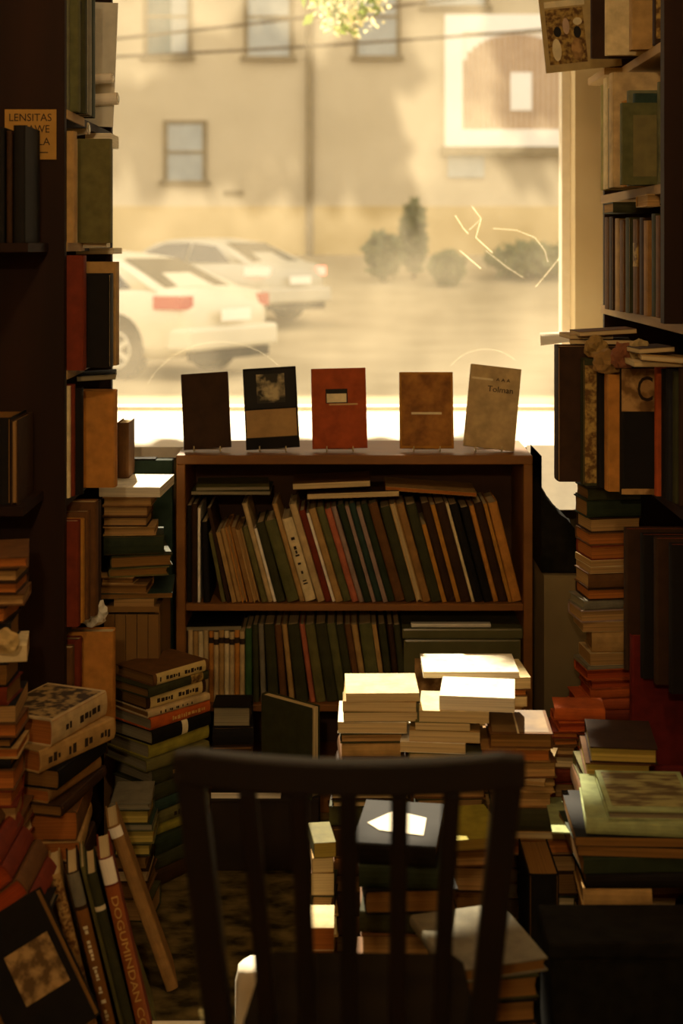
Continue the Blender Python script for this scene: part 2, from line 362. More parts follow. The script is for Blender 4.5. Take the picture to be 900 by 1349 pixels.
M['tyre'] = plain('black_tyre', rgb('#1d1a16'), .9); M['rim'] = plain('silver_wheel_rim', rgb('#b0a890'), .35, .6, .05)
M['tail'] = plain('red_tail_lamp', rgb('#a82a18'), .25, .6, .05); M['car_glass'] = plain('dark_car_glass', rgb('#2c281e'), .15, .6, .1)
M['tail_lit'] = emit('lit_brake_lamp', (1.0, .20, .14), 2.4)
def car(label, px, d, ang, paint, lit):
    z = gz(d); root = empty('parked_car', M=Matrix.Translation((X(px, d), d, z)) @ Matrix.Rotation(ang, 4, 'Z')); tag(root, label, 'car', 'cars on the street')
    pm = plain('car_paint', rgb(paint), .3, .6, .04, 2)
    st = [(-2.24, .42, .78, .70), (-2.16, .30, .98, .82), (-1.9, .24, 1.02, .87), (-1.3, .22, 1.02, .89), (-.5, .20, 1.0, .89), (.4, .20, .97, .89), (1.1, .20, .94, .88), (1.6, .22, .88, .86), (2.0, .26, .78, .80), (2.2, .36, .66, .68)]
    rings = []
    for x, zb, zd, hw in st:
        half = [(hw * .88, zb), (hw, zb + .16), (hw, (zb + zd) / 2 + .08), (hw * .97, zd - .06), (hw * .86, zd), (hw * .4, zd + .025)]
        rings.append([(x, y, q) for y, q in half] + [(x, -y, q) for y, q in half[::-1]])
    MB().loft(rings).build('body', pm, root, smooth=True)
    cs = [(-1.85, .99, 1.0), (-1.05, .98, 1.36), (-.45, .98, 1.43), (.25, .97, 1.42), (.6, .96, 1.36), (1.35, .92, .93)]
    rings = []
    for x, zb, zt in cs:
        k = (zt - zb) / .45; hb, ht = .80, .80 - .24 * max(.05, k)
        half = [(hb, zb - .03), (ht + .04, zt - .05 * k), (ht - .06, zt), (.25, zt + .015)]
        rings.append([(x, y, q) for y, q in half] + [(x, -y, q) for y, q in half[::-1]])
    MB().loft(rings).build('cabin', pm, root, smooth=True)
    def yz(q): return .815 - (q - .97) / .45 * .21
    for s in (1, -1):
        for poly in ([(-1.45, 1.02), (-1.0, 1.30), (-.42, 1.36), (-.42, 1.02)], [(-.36, 1.02), (-.36, 1.36), (.28, 1.35), (.62, 1.24), (1.02, 1.0)]):
            MB().add([(x, s * yz(q), q) for x, q in poly], [tuple(range(len(poly)))]).build('side_window', M['car_glass'], root, fix=False)
        for wx in (-1.32, 1.36):
            yy = s * .80
            wv = MB(); n = 24
            prof = [(.0, .24), (.10, .33), (.115, .30), (.10, .215)]
            rings = [[(wx + r * math.cos(2 * math.pi * k / n), yy + s * (o_ - .01), .33 + r * math.sin(2 * math.pi * k / n)) for k in range(n)] for o_, r in [(-.1, .30), (-.08, .33), (.07, .33), (.095, .31), (.1, .22)]]
            wv.loft(rings); tyre = wv.build('wheel', M['tyre'], root, smooth=True)
            rm = MB(); rm.loft([[(wx + r * math.cos(2 * math.pi * k / n), yy + s * o_, .33 + r * math.sin(2 * math.pi * k / n)) for k in range(n)] for o_, r in [(.092, .215), (.10, .20), (.085, .17)]], cap=False)
            for k in range(6):
                rm.box(-.03, .03, -.012, .012, .03, .2, Matrix.Translation((wx, yy + s * .092, .33)) @ Matrix.Rotation(k * math.pi / 3, 4, 'Y'))
            rm.build('rim', M['rim'], tyre)
            MB().tube([(wx, yy + s * .075, .36), (wx, yy + s * .0885, .36)], .385, 24).build('wheel_arch', M['tyre'], root)
        MB().prism([(-2.22, s * .62), (-2.2, s * .84), (-1.86, s * .885), (-1.86, s * .86), (-2.1, s * .62)], 'z', .80, .95).build('tail_lamp', M['tail_lit'] if lit else M['tail'], root)
        MB().box(.72, .84, s * .92 - .09, s * .92 + .09, .98, 1.10).build('wing_mirror', pm, root, bevel=.02)
        MB().box(-.1, .08, s * .895 - .012, s * .895 + .012, .80, .83).build('door_handle', pm, root)
    MB().add([(-1.82, -.60, 1.025), (-1.82, .60, 1.025), (-1.08, .50, 1.365), (-1.08, -.50, 1.365)], [(0, 1, 2, 3)]).build('rear_window', M['car_glass'], root, fix=False)
    MB().box(-2.34, -2.0, -.84, .84, .34, .60).build('rear_bumper', pm, root, bevel=.05)
    MB().box(-2.36, -2.33, -.26, .26, .66, .79).build('licence_plate', M['bright_white'], root)
    MB().box(-2.3, -2.2, -.7, .7, .22, .36).build('lower_valance', M['tyre'], root)
car('white saloon car with red tail lamp, nearer of the two outside', 112, 17.6, math.radians(147), '#cdc3a6', False)
car('farther car beyond the white saloon with both brake lamps lit', 266, 25.6, math.radians(141), '#a9a18a', True)

# ------------------------------------------------------------------ books
def ordn(n):
    return str(n) + ('th' if 10 <= n % 100 <= 20 else {1: 'st', 2: 'nd', 3: 'rd'}.get(n % 10, 'th'))
REST = frozenset((46, 47, 48, 49, 93, 95, 96, 98, 101, 106, 115, 117, 168, 169, 170, 171, 172, 173, 174, 176, 177, 178, 186, 187, 188, 189, 190, 191, 192, 193, 196, 203, 204, 205, 206, 207, 208, 209, 210, 211, 212, 213, 214, 215, 216, 217, 220, 221, 222, 235, 236, 237, 238, 239, 245, 246, 247, 248, 249, 250, 255, 256, 257, 258, 263, 264, 265, 266, 267, 269, 270, 271, 272, 273, 274, 283, 284, 288, 289, 291, 294, 295, 324, 325, 326, 327, 328, 329, 330, 331, 332, 333, 354, 355, 356, 357, 358, 359, 360, 370, 371, 374, 375, 376, 377, 378, 384, 385, 386, 387, 388, 389, 390, 391, 392, 393, 397, 398, 399, 400, 401, 402, 403, 411, 412, 413, 414, 423, 424, 425, 426, 427, 428, 429, 430, 431, 432, 437, 455, 464))
BK = [0]; REST_DATA = []
def book(Mx, w, h, t, col, label, group, pages='cream', hard=True, deco=(), cat='book', name=None):
    """lies flat: spine at -x, head at +y, thickness along z, origin under its centre"""
    idx = BK[0]; BK[0] += 1; rest = idx in REST
    root = None
    if not rest: root = empty(name or 'book', M=Mx); tag(root, label, cat, group)
    b = (.0028 if hard else .0009); b = min(b, t * .25); r = min(.0055, t * .4) if hard else .001
    ov = .0035 if hard else .0003
    def prof(off):
        pts = [(w / 2, -off), (-w / 2 + r, -off)]
        if hard:
            for i in range(1, 6):
                a = math.pi * i / 6; pts.append((-w / 2 + r - (r + off) * math.sin(a), t / 2 - (t / 2 + off) * math.cos(a)))
        else: pts += [(-w / 2 - off, .001), (-w / 2 - off, t - .001)]
        pts += [(-w / 2 + r, t + off), (w / 2, t + off)]
        return pts
    o_ = prof(0); i_ = prof(-b); n = len(o_)
    i_[0] = (w / 2, b); i_[-1] = (w / 2, t - b)
    vs = [(x, y, z) for y in (-h / 2, h / 2) for (x, z) in o_ + i_]
    m = 2 * n; fs = []
    for k in range(n - 1):
        fs += [(k, k + 1, k + 1 + m, k + m), (n + k + 1, n + k, n + k + m, n + k + 1 + m), (k, n + k, n + k + 1, k + 1), (m + k, m + k + 1, m + n + k + 1, m + n + k)]
    fs += [(0, m, m + n, n), (n - 1, 2 * n - 1, m + 2 * n - 1, m + n - 1)]
    if not rest:
        me = bpy.data.meshes.new('cover'); me.from_pydata(vs, [], fs); cov = link('cover', me, cover_mat(col), root)
    x0, x1 = -w / 2 + max(b, r * .5) , w / 2 - ov; e = t * .02
    q = [(x0, b), (x1, b), (x1 - (.003 if hard else 0), t / 2), (x1, t - b), (x0, t - b)]
    pm_ = MB().prism(q, 'y', -h / 2 + ov, h / 2 - ov)
    if rest:
        REST_DATA.append((Mx, vs, fs, cover_mat(col))); REST_DATA.append((Mx, pm_.v, pm_.f, PG[pages])); return None
    pm_.build('page_block', PG[pages], root, fix=False)
    for dcs in deco:
        k = dcs[0]
        if k == 'front':      # panel on the front board; normalised (x0,y0,x1,y1)
            _, (a, b1, c, d1), mat, nm = dcs[:4]
            MB().box(-w / 2 + a * w, -w / 2 + c * w, -h / 2 + b1 * h, -h / 2 + d1 * h, t, t + .0006 + .0004 * dcs[4] if len(dcs) > 4 else t + .0006).build(nm, mat, root)
        elif k == 'ftext':
            _, body, (cx, cy), (fw, fh), mat = dcs
            text_mesh('cover_title', body, .02, mat, root, Matrix.Translation((-w / 2 + cx * w, -h / 2 + cy * h, t + .0014)), fit=(fw * w, fh * h))
        elif k == 'spine':    # band round the spine between y fractions
            _, a, c, mat, nm = dcs
            p = [(x, z) for x, z in prof(.0005)][1:-1]; pi = [(x, z) for x, z in prof(-b * .3)][1:-1]
            nn = len(p); vs = [(x, y, z) for y in (-h / 2 + a * h, -h / 2 + c * h) for (x, z) in p]
            me = bpy.data.meshes.new(nm); me.from_pydata(vs, [], [(k2, k2 + 1, k2 + 1 + nn, k2 + nn) for k2 in range(nn - 1)]); link(nm, me, mat, root)
        elif k == 'smarks':   # rows of tiny illegible print along the spine
            _, a, c, mat, sd = dcs; rr = random.Random(sd); y = -h / 2 + a * h; mb = MB()
            while y < -h / 2 + c * h:
                ww_ = rr.uniform(.10, .32) * t; hh_ = rr.uniform(.12, .24) * t
                mb.box(-w / 2 - .0012, -w / 2 - .0004, y, y + ww_, t / 2 - hh_, t / 2 + hh_ * rr.uniform(.4, 1)); y += ww_ + rr.choice([.10, .10, .14, .6]) * t
            mb.build('spine_print', mat, root)['kind'] = 'stuff'
        elif k == 'stext':
            _, body, cy, ln, mat = dcs
            Mt = Matrix.Translation((-w / 2 - .0012, -h / 2 + cy * h, t / 2)) @ Matrix(((0, 0, -1, 0), (-1, 0, 0, 0), (0, 1, 0, 0), (0, 0, 0, 1)))
            text_mesh('spine_title', body, .02, mat, root, Mt, fit=(ln * h, t * .5))
    return root
def basis(ax, ay, az, loc):
    m = Matrix.Identity(4)
    for i in range(3):
        m[i][0], m[i][1], m[i][2] = ax[i], ay[i], az[i]; m[i][3] = loc[i]
    return m
EX, EY, EZ = Vector((1, 0, 0)), Vector((0, 1, 0)), Vector((0, 0, 1))
UP_CAM = basis(EY, EZ, EX, (0, 0, 0))      # standing, spine towards the camera
FACE = basis(EX, EZ, -EY, (0, 0, 0))       # standing, front board towards the camera

def pile(where, entries, d, base=0.0, group=None, seed=0, fillcol=('dark brown', 'brown', 'dark olive', 'tan'), filltop=None):
    """entries, top first: (py_top, px_l, px_r, colour, face, pages, extra yaw, hard, depth or None, deco) ; last entry's bottom py closes the list"""
    rr = random.Random(seed); ents = entries[:-1]; bot = entries[-1]
    zs = [Z(e[0], d) for e in ents] + [Z(bot, d)]
    ths = [zs[i] - zs[i + 1] for i in range(len(ents))]
    rest = zs[-1] - base; fills = []
    while rest > .05:
        t = min(rr.uniform(.026, .048), rest - .02) if rest > .07 else rest
        fills.append(t); rest -= t
    if rest > .001 and fills: fills[-1] += rest
    elif rest > .001: ths[-1] += rest
    allb = []
    pl_, pr_ = ents[-1][1], ents[-1][2]
    total = len(ents) + len(fills)
    for e, t in zip(ents, ths): allb.append((e, t))
    for t in fills:
        j = rr.uniform(-6, 6); allb.append(((0, pl_ + j, pr_ + j, rr.choice(fillcol), rr.choice(['tail', 'fore', 'spine']), rr.choice(['aged', 'brown', 'cream']), rr.uniform(-6, 6), True, None, ()), t))
    z = base; roots = []
    for idx in range(total - 1, -1, -1):
        e, t = allb[idx]
        _, l, r, col, face, pages, yaw, hard, dep, deco = (list(e) + [()])[:10] if len(e) >= 9 else (list(e) + [None, ()])[:10]
        ln = X(r, d) - X(l, d); cx = (X(l, d) + X(r, d)) / 2
        if face in ('tail', 'head'): w_, h_ = ln, dep or min(.235, max(.13, ln * 1.25))
        else: h_, w_ = ln, dep or min(.19, max(.10, ln * .72))
        dp = h_ if face in ('tail', 'head') else w_
        a = {'tail': 0, 'head': 180, 'spine': 90, 'fore': -90}[face] + yaw
        Mx = Matrix.Translation((cx, d + dp / 2, z)) @ Matrix.Rotation(math.radians(a), 4, 'Z')
        what = 'hardback' if hard else 'paperback'
        lab = f'{col} {what}, topmost of {where}' if idx == 0 else (f'{col} {what}, lowest of {where}' if idx == total - 1 else f'{col} {what}, {ordn(idx + 1)} from top of {where}')
        roots.append(book(Mx, w_, h_, t - .0003, col, lab, group or f'books in {where}', pages, hard, deco)); z += t
    return roots

def upright_row(where, items, x0, y, z, group, from_side='left'):
    """items: (thickness, height, width, colour, lean deg (top to -x), kind 'spine'|'fore', pages, deco)"""
    x = x0; n = 0; pl_, ph_ = 0.0, 0.0
    for it in items:
        if it[3] is None: x += it[0]; ph_ = 0.0; continue
        t, h, wd_, col, lean, face, pages, deco = (list(it) + [()])[:8]
        n += 1; ph = math.radians(-lean)
        x += max(0.0, min(h * math.cos(ph), ph_) * (math.tan(-ph) - math.tan(pl_)))
        pl_ = -ph; ph_ = h * math.cos(ph)
        loc = Matrix.Translation((x, y + random.uniform(0, .012), z + .0004)) @ Matrix.Rotation(ph, 4, 'Y')
        if face == 'spine': Mx = loc @ UP_CAM @ Matrix.Translation((wd_ / 2, h / 2, 0))
        else: Mx = loc @ basis(-EY, EZ, -EX, (0, 0, 0)) @ Matrix.Translation((-wd_ / 2, h / 2, -t))
        book(Mx, wd_, h, t, col, f'{col} book, {ordn(n)} from {from_side} end of {where}', group, pages, t > .012, deco)
        x += (t + .0006) / math.cos(ph)
    return x

def side_row(side, where, items, d0, z, group):
    """books shelved across the aisle view, near to far: (thickness, height, px of protruding edge or None, colour, pages, width, deco)"""
    d = d0; n = 0
    for it in items:
        if it[3] is None: d += it[0]; continue
        t, h, px, col, pages, wd_, deco = (list(it) + [()])[:7]; n += 1
        x = X(px, d)
        if side == 'L': Mx = basis(-EX, EZ, EY, (x - wd_ / 2, d, z + h / 2 + .0004))     # spine towards +x
        else: Mx = basis(EX, EZ, -EY, (x + wd_ / 2, d + t, z + h / 2 + .0004))          # spine towards -x
        lab = f'{col} book, {ordn(n)} from near end of {where}'
        book(Mx, wd_, h, t, col, lab, group, pages, True, deco)
        d += t + .0008

# ------------------------------------------------------------------ display bookcase
BD0 = 3.75; bl_, br_ = X(232, BD0), X(702, BD0); TOPZ = Z(600, BD0); bdep = .29
bc = empty('bookcase', ((bl_ + br_) / 2, BD0, 0)); tag(bc, 'low brown wooden bookcase with leaning books in front of window', 'bookcase')
O = Vector(bc.location); T = .024
def bpart(name, x0, x1, y0, y1, z0, z1, mat, bev=.002):
    return MB().box(x0 - O.x, x1 - O.x, y0 - O.y, y1 - O.y, z0, z1).build(name, mat, bc, bevel=bev, seg=1)
bpart('side_panel', bl_, bl_ + T, BD0, BD0 + bdep, 0, TOPZ - T, M['case_wood']); bpart('side_panel', br_ - T, br_, BD0, BD0 + bdep, 0, TOPZ - T, M['case_wood'])
bpart('top_board', bl_, br_, BD0, BD0 + bdep, TOPZ - T, TOPZ, M['case_wood'])
S1, S2 = Z(797, BD0), Z(930, BD0)
for zz in (S1, S2, .10): bpart('shelf', bl_ + T, br_ - T, BD0 + .008, BD0 + bdep - .012, zz - .018, zz, M['case_wood'])
bpart('back_panel', bl_ + T, br_ - T, BD0 + bdep - .01, BD0 + bdep - .002, .01, TOPZ - T, M['case_in'], 0)
bpart('kick_board', bl_ + T, br_ - T, BD0 + .02, BD0 + .035, 0, .082, M['case_wood'])

k = BD0 / F
def U(px_t, py_top, col, lean, face='spine', pages='cream', deco=(), wd_=.17):
    h = (797 - py_top) * k / math.cos(math.radians(lean)); return (px_t * k * math.cos(math.radians(lean)), min(h, .27), wd_, col, lean, face, pages, deco)
up = [U(5, 668, 'black', 0), U(8, 666, 'dark brown', 0), U(3.4, 672, 'white', 0), (4 * k, 0, 0, None), U(9, 690, 'black', 2), (15 * k, 0, 0, None),
      U(5, 706, 'olive', 11), U(5, 672, 'dark brown', 12), U(6, 704, 'tan', 13), U(7, 700, 'tan', 13), U(7, 696, 'orange tan', 13, 'fore', 'aged'), U(6, 698, 'light brown', 14), U(8, 700, 'tan', 14, 'fore', 'aged'), U(8, 698, 'olive', 15),
      U(7, 660, 'beige', 15), U(4, 700, 'white', 15), U(12, 692, 'dark olive', 15), U(16, 690, 'olive green', 16), U(7, 663, 'tan', 16), U(15, 688, 'cream', 16, 'spine', 'cream', (('smarks', .2, .75, M['ink'], 1),)), U(10, 668, 'beige', 16.5),
      U(9, 676, 'red brown', 16.5), U(4, 680, 'white', 16.5), U(10, 674, 'tan', 16.5), U(11, 672, 'olive green', 16.5), U(9, 674, 'salmon', 16.5), U(7, 671, 'pinkish grey', 16.5), U(10, 668, 'dark green', 16), U(5, 670, 'pinkish grey', 16), U(9, 667, 'teal', 16), U(6, 672, 'pinkish grey', 16), U(10, 668, 'dark green', 16),
      U(13, 664, 'brown', 16), U(14, 672, 'dark olive', 15.5), U(8, 658, 'tan', 15.5, 'fore', 'cream'), U(11, 657, 'light brown', 15.5), U(14, 668, 'dark olive', 15), U(6, 694, 'amber', 15), U(12, 662, 'dark brown', 15),
      U(6, 668, 'amber', 15), U(14, 658, 'dark brown', 15), U(4, 652, 'cream', 15), U(12, 668, 'black', 15), U(12, 672, 'black', 14.5), U(7, 670, 'orange tan', 14.5), U(12, 656, 'dark brown', 14.5), U(5, 650, 'amber', 14.5), U(13, 660, 'orange tan', 14)]
xe = upright_row('the bookcase upper row', up, bl_ + T + .003, BD0 + .02, S1, 'leaning books on the bookcase upper shelf')
print('upper row end px', xe / k + VX, 'limit', (br_ - T) / k + VX)
def W(px_t, py_top, col, lean, face='spine', pages='cream', deco=()):
    h = min((930 - py_top) * k, .206) / math.cos(math.radians(lean)); return (px_t * k * math.cos(math.radians(lean)), h, .16, col, lean, face, pages, deco)
lab_ = (('spine', .82, .9, M['ink'], 'spine_band'),)
low = [W(6.6, 834 + (i % 3), ['beige', 'tan', 'cream', 'beige', 'orange tan'][i % 5], 0, 'spine', 'cream', lab_) for i in range(11)]
low += [W(9, 832, 'green', 0), W(8, 826, 'dark olive', 1), W(7, 822, 'grey', 2), W(14, 818, 'dark olive', 3.5), W(9, 822, 'brown', 4.5), W(7, 815, 'tan', 6), W(16, 824, 'dark olive', 7), W(7, 814, 'salmon', 8), W(13, 822, 'olive', 8.5), W(15, 826, 'dark olive', 9), W(12, 808, 'olive green', 9), W(11, 814, 'dark olive', 9), W(9, 806, 'brown', 9),
        W(8, 812, 'tan', 9), W(17, 812, 'olive green', 8), W(6, 810, 'tan', 8), W(10, 816, 'dark olive', 7), W(8, 810, 'dark brown', 6), W(9, 818, 'dark olive', 6)]
xl = upright_row('the bookcase lower row', low, bl_ + T + .004, BD0 + .02, S2, 'books on the bookcase lower shelf')
print('lower row end px', xl / k + VX)
def flatbook(px_l, px_r, py_b, t, d, col, label, tilt=0, yaw=0, pages='cream', face='fore', hard=False, group=None, z=None, depth=.16, deco=(), name=None):
    ln = X(px_r, d) - X(px_l, d); zz = Z(py_b, d) if z is None else z
    a = {'tail': 0, 'head': 180, 'spine': 90, 'fore': -90}[face]
    if face in ('tail', 'head'): w_, h_ = ln, depth
    else: h_, w_ = ln, depth
    Mx = Matrix.Translation((X(px_l, d) + ln / 2, d + depth / 2, zz)) @ Matrix.Rotation(math.radians(tilt), 4, 'Y') @ Matrix.Rotation(math.radians(a + yaw), 4, 'Z')
    return book(Mx, w_, h_, t, col, label, group, pages, hard, deco, name=name)
gfl = 'books laid flat on the leaning row'
flatbook(252, 356, 652, .010, BD0 + .03, 'dark olive', 'dark olive thin magazine laid flat on the upper row near its dark end', 0, 0, 'grey', group=gfl)
flatbook(256, 352, 646, .009, BD0 + .035, 'olive', 'olive thin magazine topmost on the flat pair in upper row', 0, 4, 'grey', group=gfl)
flatbook(405, 526, 656, .015, BD0 + .02, 'dark brown', 'dark thin book with pale pages lying under the other on upper row', -2, 0, 'cream', group=gfl)
flatbook(386, 488, 643, .016, BD0 + .03, 'brown', 'thin book with pale pages lying highest on the leaning upper row', -2.5, 0, 'cream', group=gfl)
flatbook(508, 628, 650, .010, BD0 + .03, 'tan', 'thin tan book sloping across the upper row right of the flat pair', 4, 0, 'orange', group=gfl)
flatbook(246, 318, 831, .012, BD0 + .03, 'black', 'black thin folder lying on the uniform cream volumes', -1, 0, 'grey', group=gfl)
# plastic wrapped carton in lower shelf
pc = empty('plastic_wrapped_carton', (X(610, BD0), BD0 + .02, S2)); tag(pc, 'grey olive plastic wrapped carton beside lower row in bookcase', 'carton')
pw = (690 - 534) * k
M['wrap'] = plain('shiny_wrapped_olive_card', rgb('#5a5838'), .18, .7, .15, 12)
MB().box(-pw / 2, pw / 2, 0, .2, 0, .17).build('carton_body', M['wrap'], pc, bevel=.006)
MB().box(-pw / 2 - .004, pw / 2 + .004, -.006, .2, .172, .20).build('carton_lid', M['wrap'], pc, bevel=.005)
MB().box(-pw / 2 + .02, pw / 2 - .08, -.004, .02, .202, .212).build('folded_film', M['plastic'], pc, bevel=.003)
MB().box(-pw / 2 + .03, pw / 2 - .03, -.0015, .0, .03, .12).build('front_label', M['dull_print'], pc)

# ---------------- five display books on wire stands
gd = 'books displayed on top of the bookcase'; ge = 'wire stands on the bookcase'
dk = 3.82 / F
disp = [(236, 299, 305, 243, 494, 591, 'dark brown', 'dark brown plain book, farthest from the cream book among displayed ones', ()),
        (318, 389, 395, 325, 487, 591, 'black', 'black displayed book with a grey photograph over a tan band', (('front', (.03, .5, .97, .97), M['black_print'], 'cover_background'), ('front', (.25, .56, .78, .92), M['grey_print'], 'cover_picture', 1), ('front', (.03, .14, .97, .48), plain('tan_cover_band', rgb('#9a7a48'), .7), 'cover_band'))),
        (409, 482, 484, 412, 487, 590, 'brick red', 'brick red displayed book with a small cream picture', (('front', (.26, .56, .66, .74), M['black_print'], 'cover_picture'), ('front', (.28, .57, .64, .68), M['pale_ink'], 'picture_detail', 1), ('front', (.32, .535, .84, .555), M['gold'], 'title_line'))),
        (526, 598, 597, 527, 490, 588, 'amber', 'mottled amber displayed book with one thin title line', (('front', (.04, .03, .96, .97), noise_mat('mottled_amber_board', rgb('#6b3f0e'), rgb('#a8722a'), 30, .7, detail=6), 'cover_panel'), ('front', (.22, .44, .78, .47), M['pale_ink'], 'title_line', 1))),
        (621, 690, 676, 610, 484, 590, 'beige', 'pale beige tilted displayed book with dark script title', (('ftext', 'Tolman', (.62, .72), (.5, .07), M['ink']), ('ftext', 'A A A', (.66, .84), (.28, .04), M['ink']), ('front', (.04, .82, .46, .845), M['pale_ink'], 'title_line')))]
for i, (tl_, tr_, br2, bl2, pt, pb, col, lab, deco) in enumerate(disp):
    d = 3.82; wd_ = ((tr_ - tl_) + (br2 - bl2)) / 2 * dk; ht = (pb - pt) * dk / math.cos(math.radians(12)); cxb = (bl2 + br2) / 2; cxt = (tl_ + tr_) / 2
    roll = math.atan2((cxt - cxb) * dk, ht)
    stz = TOPZ
    Mx = Matrix.Translation((X(cxb, d), d, stz + .008)) @ Matrix.Rotation(roll, 4, 'Y') @ Matrix.Rotation(math.radians(-12), 4, 'X') @ FACE @ Matrix.Translation((0, ht / 2, 0))
    book(Mx, wd_, ht, .018, col, lab, gd, 'white', True, deco)
    es = empty('wire_stand', (X(cxb, d), d, stz)); tag(es, ['thin wire stand under the plain dark brown display book', 'thin wire stand under the black display book with photograph', 'thin wire stand under the brick red display book', 'thin wire stand under the mottled amber display book', 'thin wire stand under the tilted pale beige display book'][i], 'stand', ge)
    for s in (-1, 1):
        MB().tube([(s * .035, -.024, .018), (s * .035, -.026, .0045), (s * .035, .0, .0045), (s * .035, .022, .0045), (s * .032, .05, .13)], .0018, 6).build('prong', M['wire'], es, smooth=True)
        MB().tube([(s * .032, .05, .13), (s * .04, .11, .002)], .0018, 6).build('back_leg', M['wire'], es)
    MB().tube([(-.035, .022, .0045), (.035, .022, .0045)], .0018, 6).build('cross_bar', M['wire'], es)
    MB().tube([(-.032, .05, .13), (.032, .05, .13)], .0018, 6).build('cross_bar', M['wire'], es)

# ------------------------------------------------------------------ tall shelf unit at left
LX = -.592; LD0, LD1 = 3.0, 3.60
ls = empty('bookshelf', (LX, LD0, 0)); tag(ls, 'tall dark bookshelf with a paper sign on its end panel', 'bookshelf')
def lpart(name, x0, x1, y0, y1, z0, z1, mat, bev=0): return MB().box(x0 - LX, x1 - LX, y0 - LD0, y1 - LD0, z0, z1).build(name, mat, ls, bevel=bev, seg=1)
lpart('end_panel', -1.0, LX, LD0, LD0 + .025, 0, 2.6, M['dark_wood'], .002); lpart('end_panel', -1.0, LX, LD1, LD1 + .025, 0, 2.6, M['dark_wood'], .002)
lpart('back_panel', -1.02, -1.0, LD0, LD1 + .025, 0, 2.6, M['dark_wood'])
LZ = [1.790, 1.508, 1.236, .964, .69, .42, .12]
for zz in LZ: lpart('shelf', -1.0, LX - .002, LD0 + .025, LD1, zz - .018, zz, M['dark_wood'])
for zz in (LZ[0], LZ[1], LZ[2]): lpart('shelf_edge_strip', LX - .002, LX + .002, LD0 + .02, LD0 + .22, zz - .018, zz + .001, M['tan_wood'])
sg = empty('paper_sign', (X(40, 2.995), 2.998, Z(210, 2.995))); tag(sg, 'tan paper sign with dark capitals pinned on bookshelf end panel', 'sign')
sw, sh = 68 * 2.995 / F, 66 * 2.995 / F
M['sign_paper'] = plain('tan_sign_paper', rgb('#a07a3a'), .85, .1, .1)
MB().box(-sw / 2, sw / 2, -.0015, 0, 0, sh).build('sheet', M['sign_paper'], sg)
RT = Matrix.Rotation(math.pi / 2, 4, 'X')
for body, cz, fx in (('LENSITAS', .84, .82), ('EAWE', .61, .5), ('INSLA', .36, .52)):
    text_mesh('lettering', body, .02, M['ink'], sg, Matrix.Translation(((0 if fx > .7 else sw * .12), -.0022, sh * cz)) @ RT, fit=(sw * fx, sh * .15))
MB().box(-sw * .12, sw * .34, -.0022, -.0015, sh * .13, sh * .15).build('small_print', M['ink'], sg)
gl_ = 'books in the dark tall bookshelf'
side_row('L', 'top visible shelf of dark bookshelf', [(.028, .262, 90, 'grey green', 'cream', .17), (.03, .268, 104, 'olive green', 'cream', .19, (('front', (0, .8, 1, .9), M['black_print'], 'cover_band'),)), (.03, .27, 113, 'dark olive', 'cream', .2), (.05, .29, 117, 'grey', 'white', .18), (.05, .29, 122, 'dark green', 'white', .18)], LD0 + .03, LZ[0], gl_)
side_row('L', 'second visible shelf of dark bookshelf', [(.045, .238, 98, 'tan', 'cream', .17), (.03, .225, 100, 'cream', 'cream', .15), (.06, 0, 0, None), (.035, .232, 146, 'olive', 'cream', .24), (.05, .22, 142, 'light brown', 'cream', .2), (.04, .21, 138, 'tan', 'cream', .2)], LD0 + .03, LZ[1], gl_)
side_row('L', 'third visible shelf of dark bookshelf', [(.04, .245, 111, 'red brown', 'white', .18), (.03, .22, 108, 'cream', 'white', .16), (.05, .205, 146, 'black', 'cream', .22), (.05, .23, 154, 'tan', 'cream', .24), (.04, .22, 148, 'brown', 'cream', .2)], LD0 + .03, LZ[2], gl_)
side_row('L', 'fourth visible shelf of dark bookshelf', [(.02, .238, 92, 'cream', 'cream', .16), (.02, .24, 98, 'red brown', 'cream', .17), (.03, .23, 108, 'black', 'cream', .18), (.06, 0, 0, None), (.045, .215, 152, 'orange tan', 'cream', .26), (.05, .21, 140, 'brown', 'cream', .2)], LD0 + .03, LZ[3], gl_)
side_row('L', 'fifth visible shelf of dark bookshelf', [(.03, .225, 104, 'red brown', 'cream', .18), (.025, .222, 110, 'amber', 'cream', .18), (.03, .235, 117, 'brown', 'cream', .18), (.04, .25, 127, 'brown', 'cream', .2), (.05, .24, 130, 'dark brown', 'cream', .2)], LD0 + .03, LZ[4], gl_)
side_row('L', 'lowest visible shelf of dark bookshelf', [(.03, .225, 96, 'brown', 'cream', .16), (.03, .235, 106, 'red brown', 'cream', .17), (.04, 0, 0, None), (.04, .232, 150, 'orange tan', 'cream', .24), (.05, .21, 140, 'dark brown', 'cream', .2)], LD0 + .03, LZ[5], gl_)
# things laid on top of those books
glt = 'thin things laid over the dark bookshelf books'
flatbook(100, 150, 355, .014, 3.30, 'cream', 'cream booklet squeezed above the black book in dark bookshelf', -1, 0, 'white', group=glt, z=LZ[2] + .2465, depth=.12)
flatbook(104, 138, 345, .01, 3.2, 'white', 'white booklet squeezed above the red brown book in dark bookshelf', -2, 5, 'white', group=glt, z=LZ[2] + .262, depth=.1)
flatbook(96, 146, 505, .012, 3.12, 'black', 'black pamphlet lying over cream and red brown books in dark bookshelf', -3, 8, 'grey', group=glt, z=LZ[3] + .242, depth=.14)

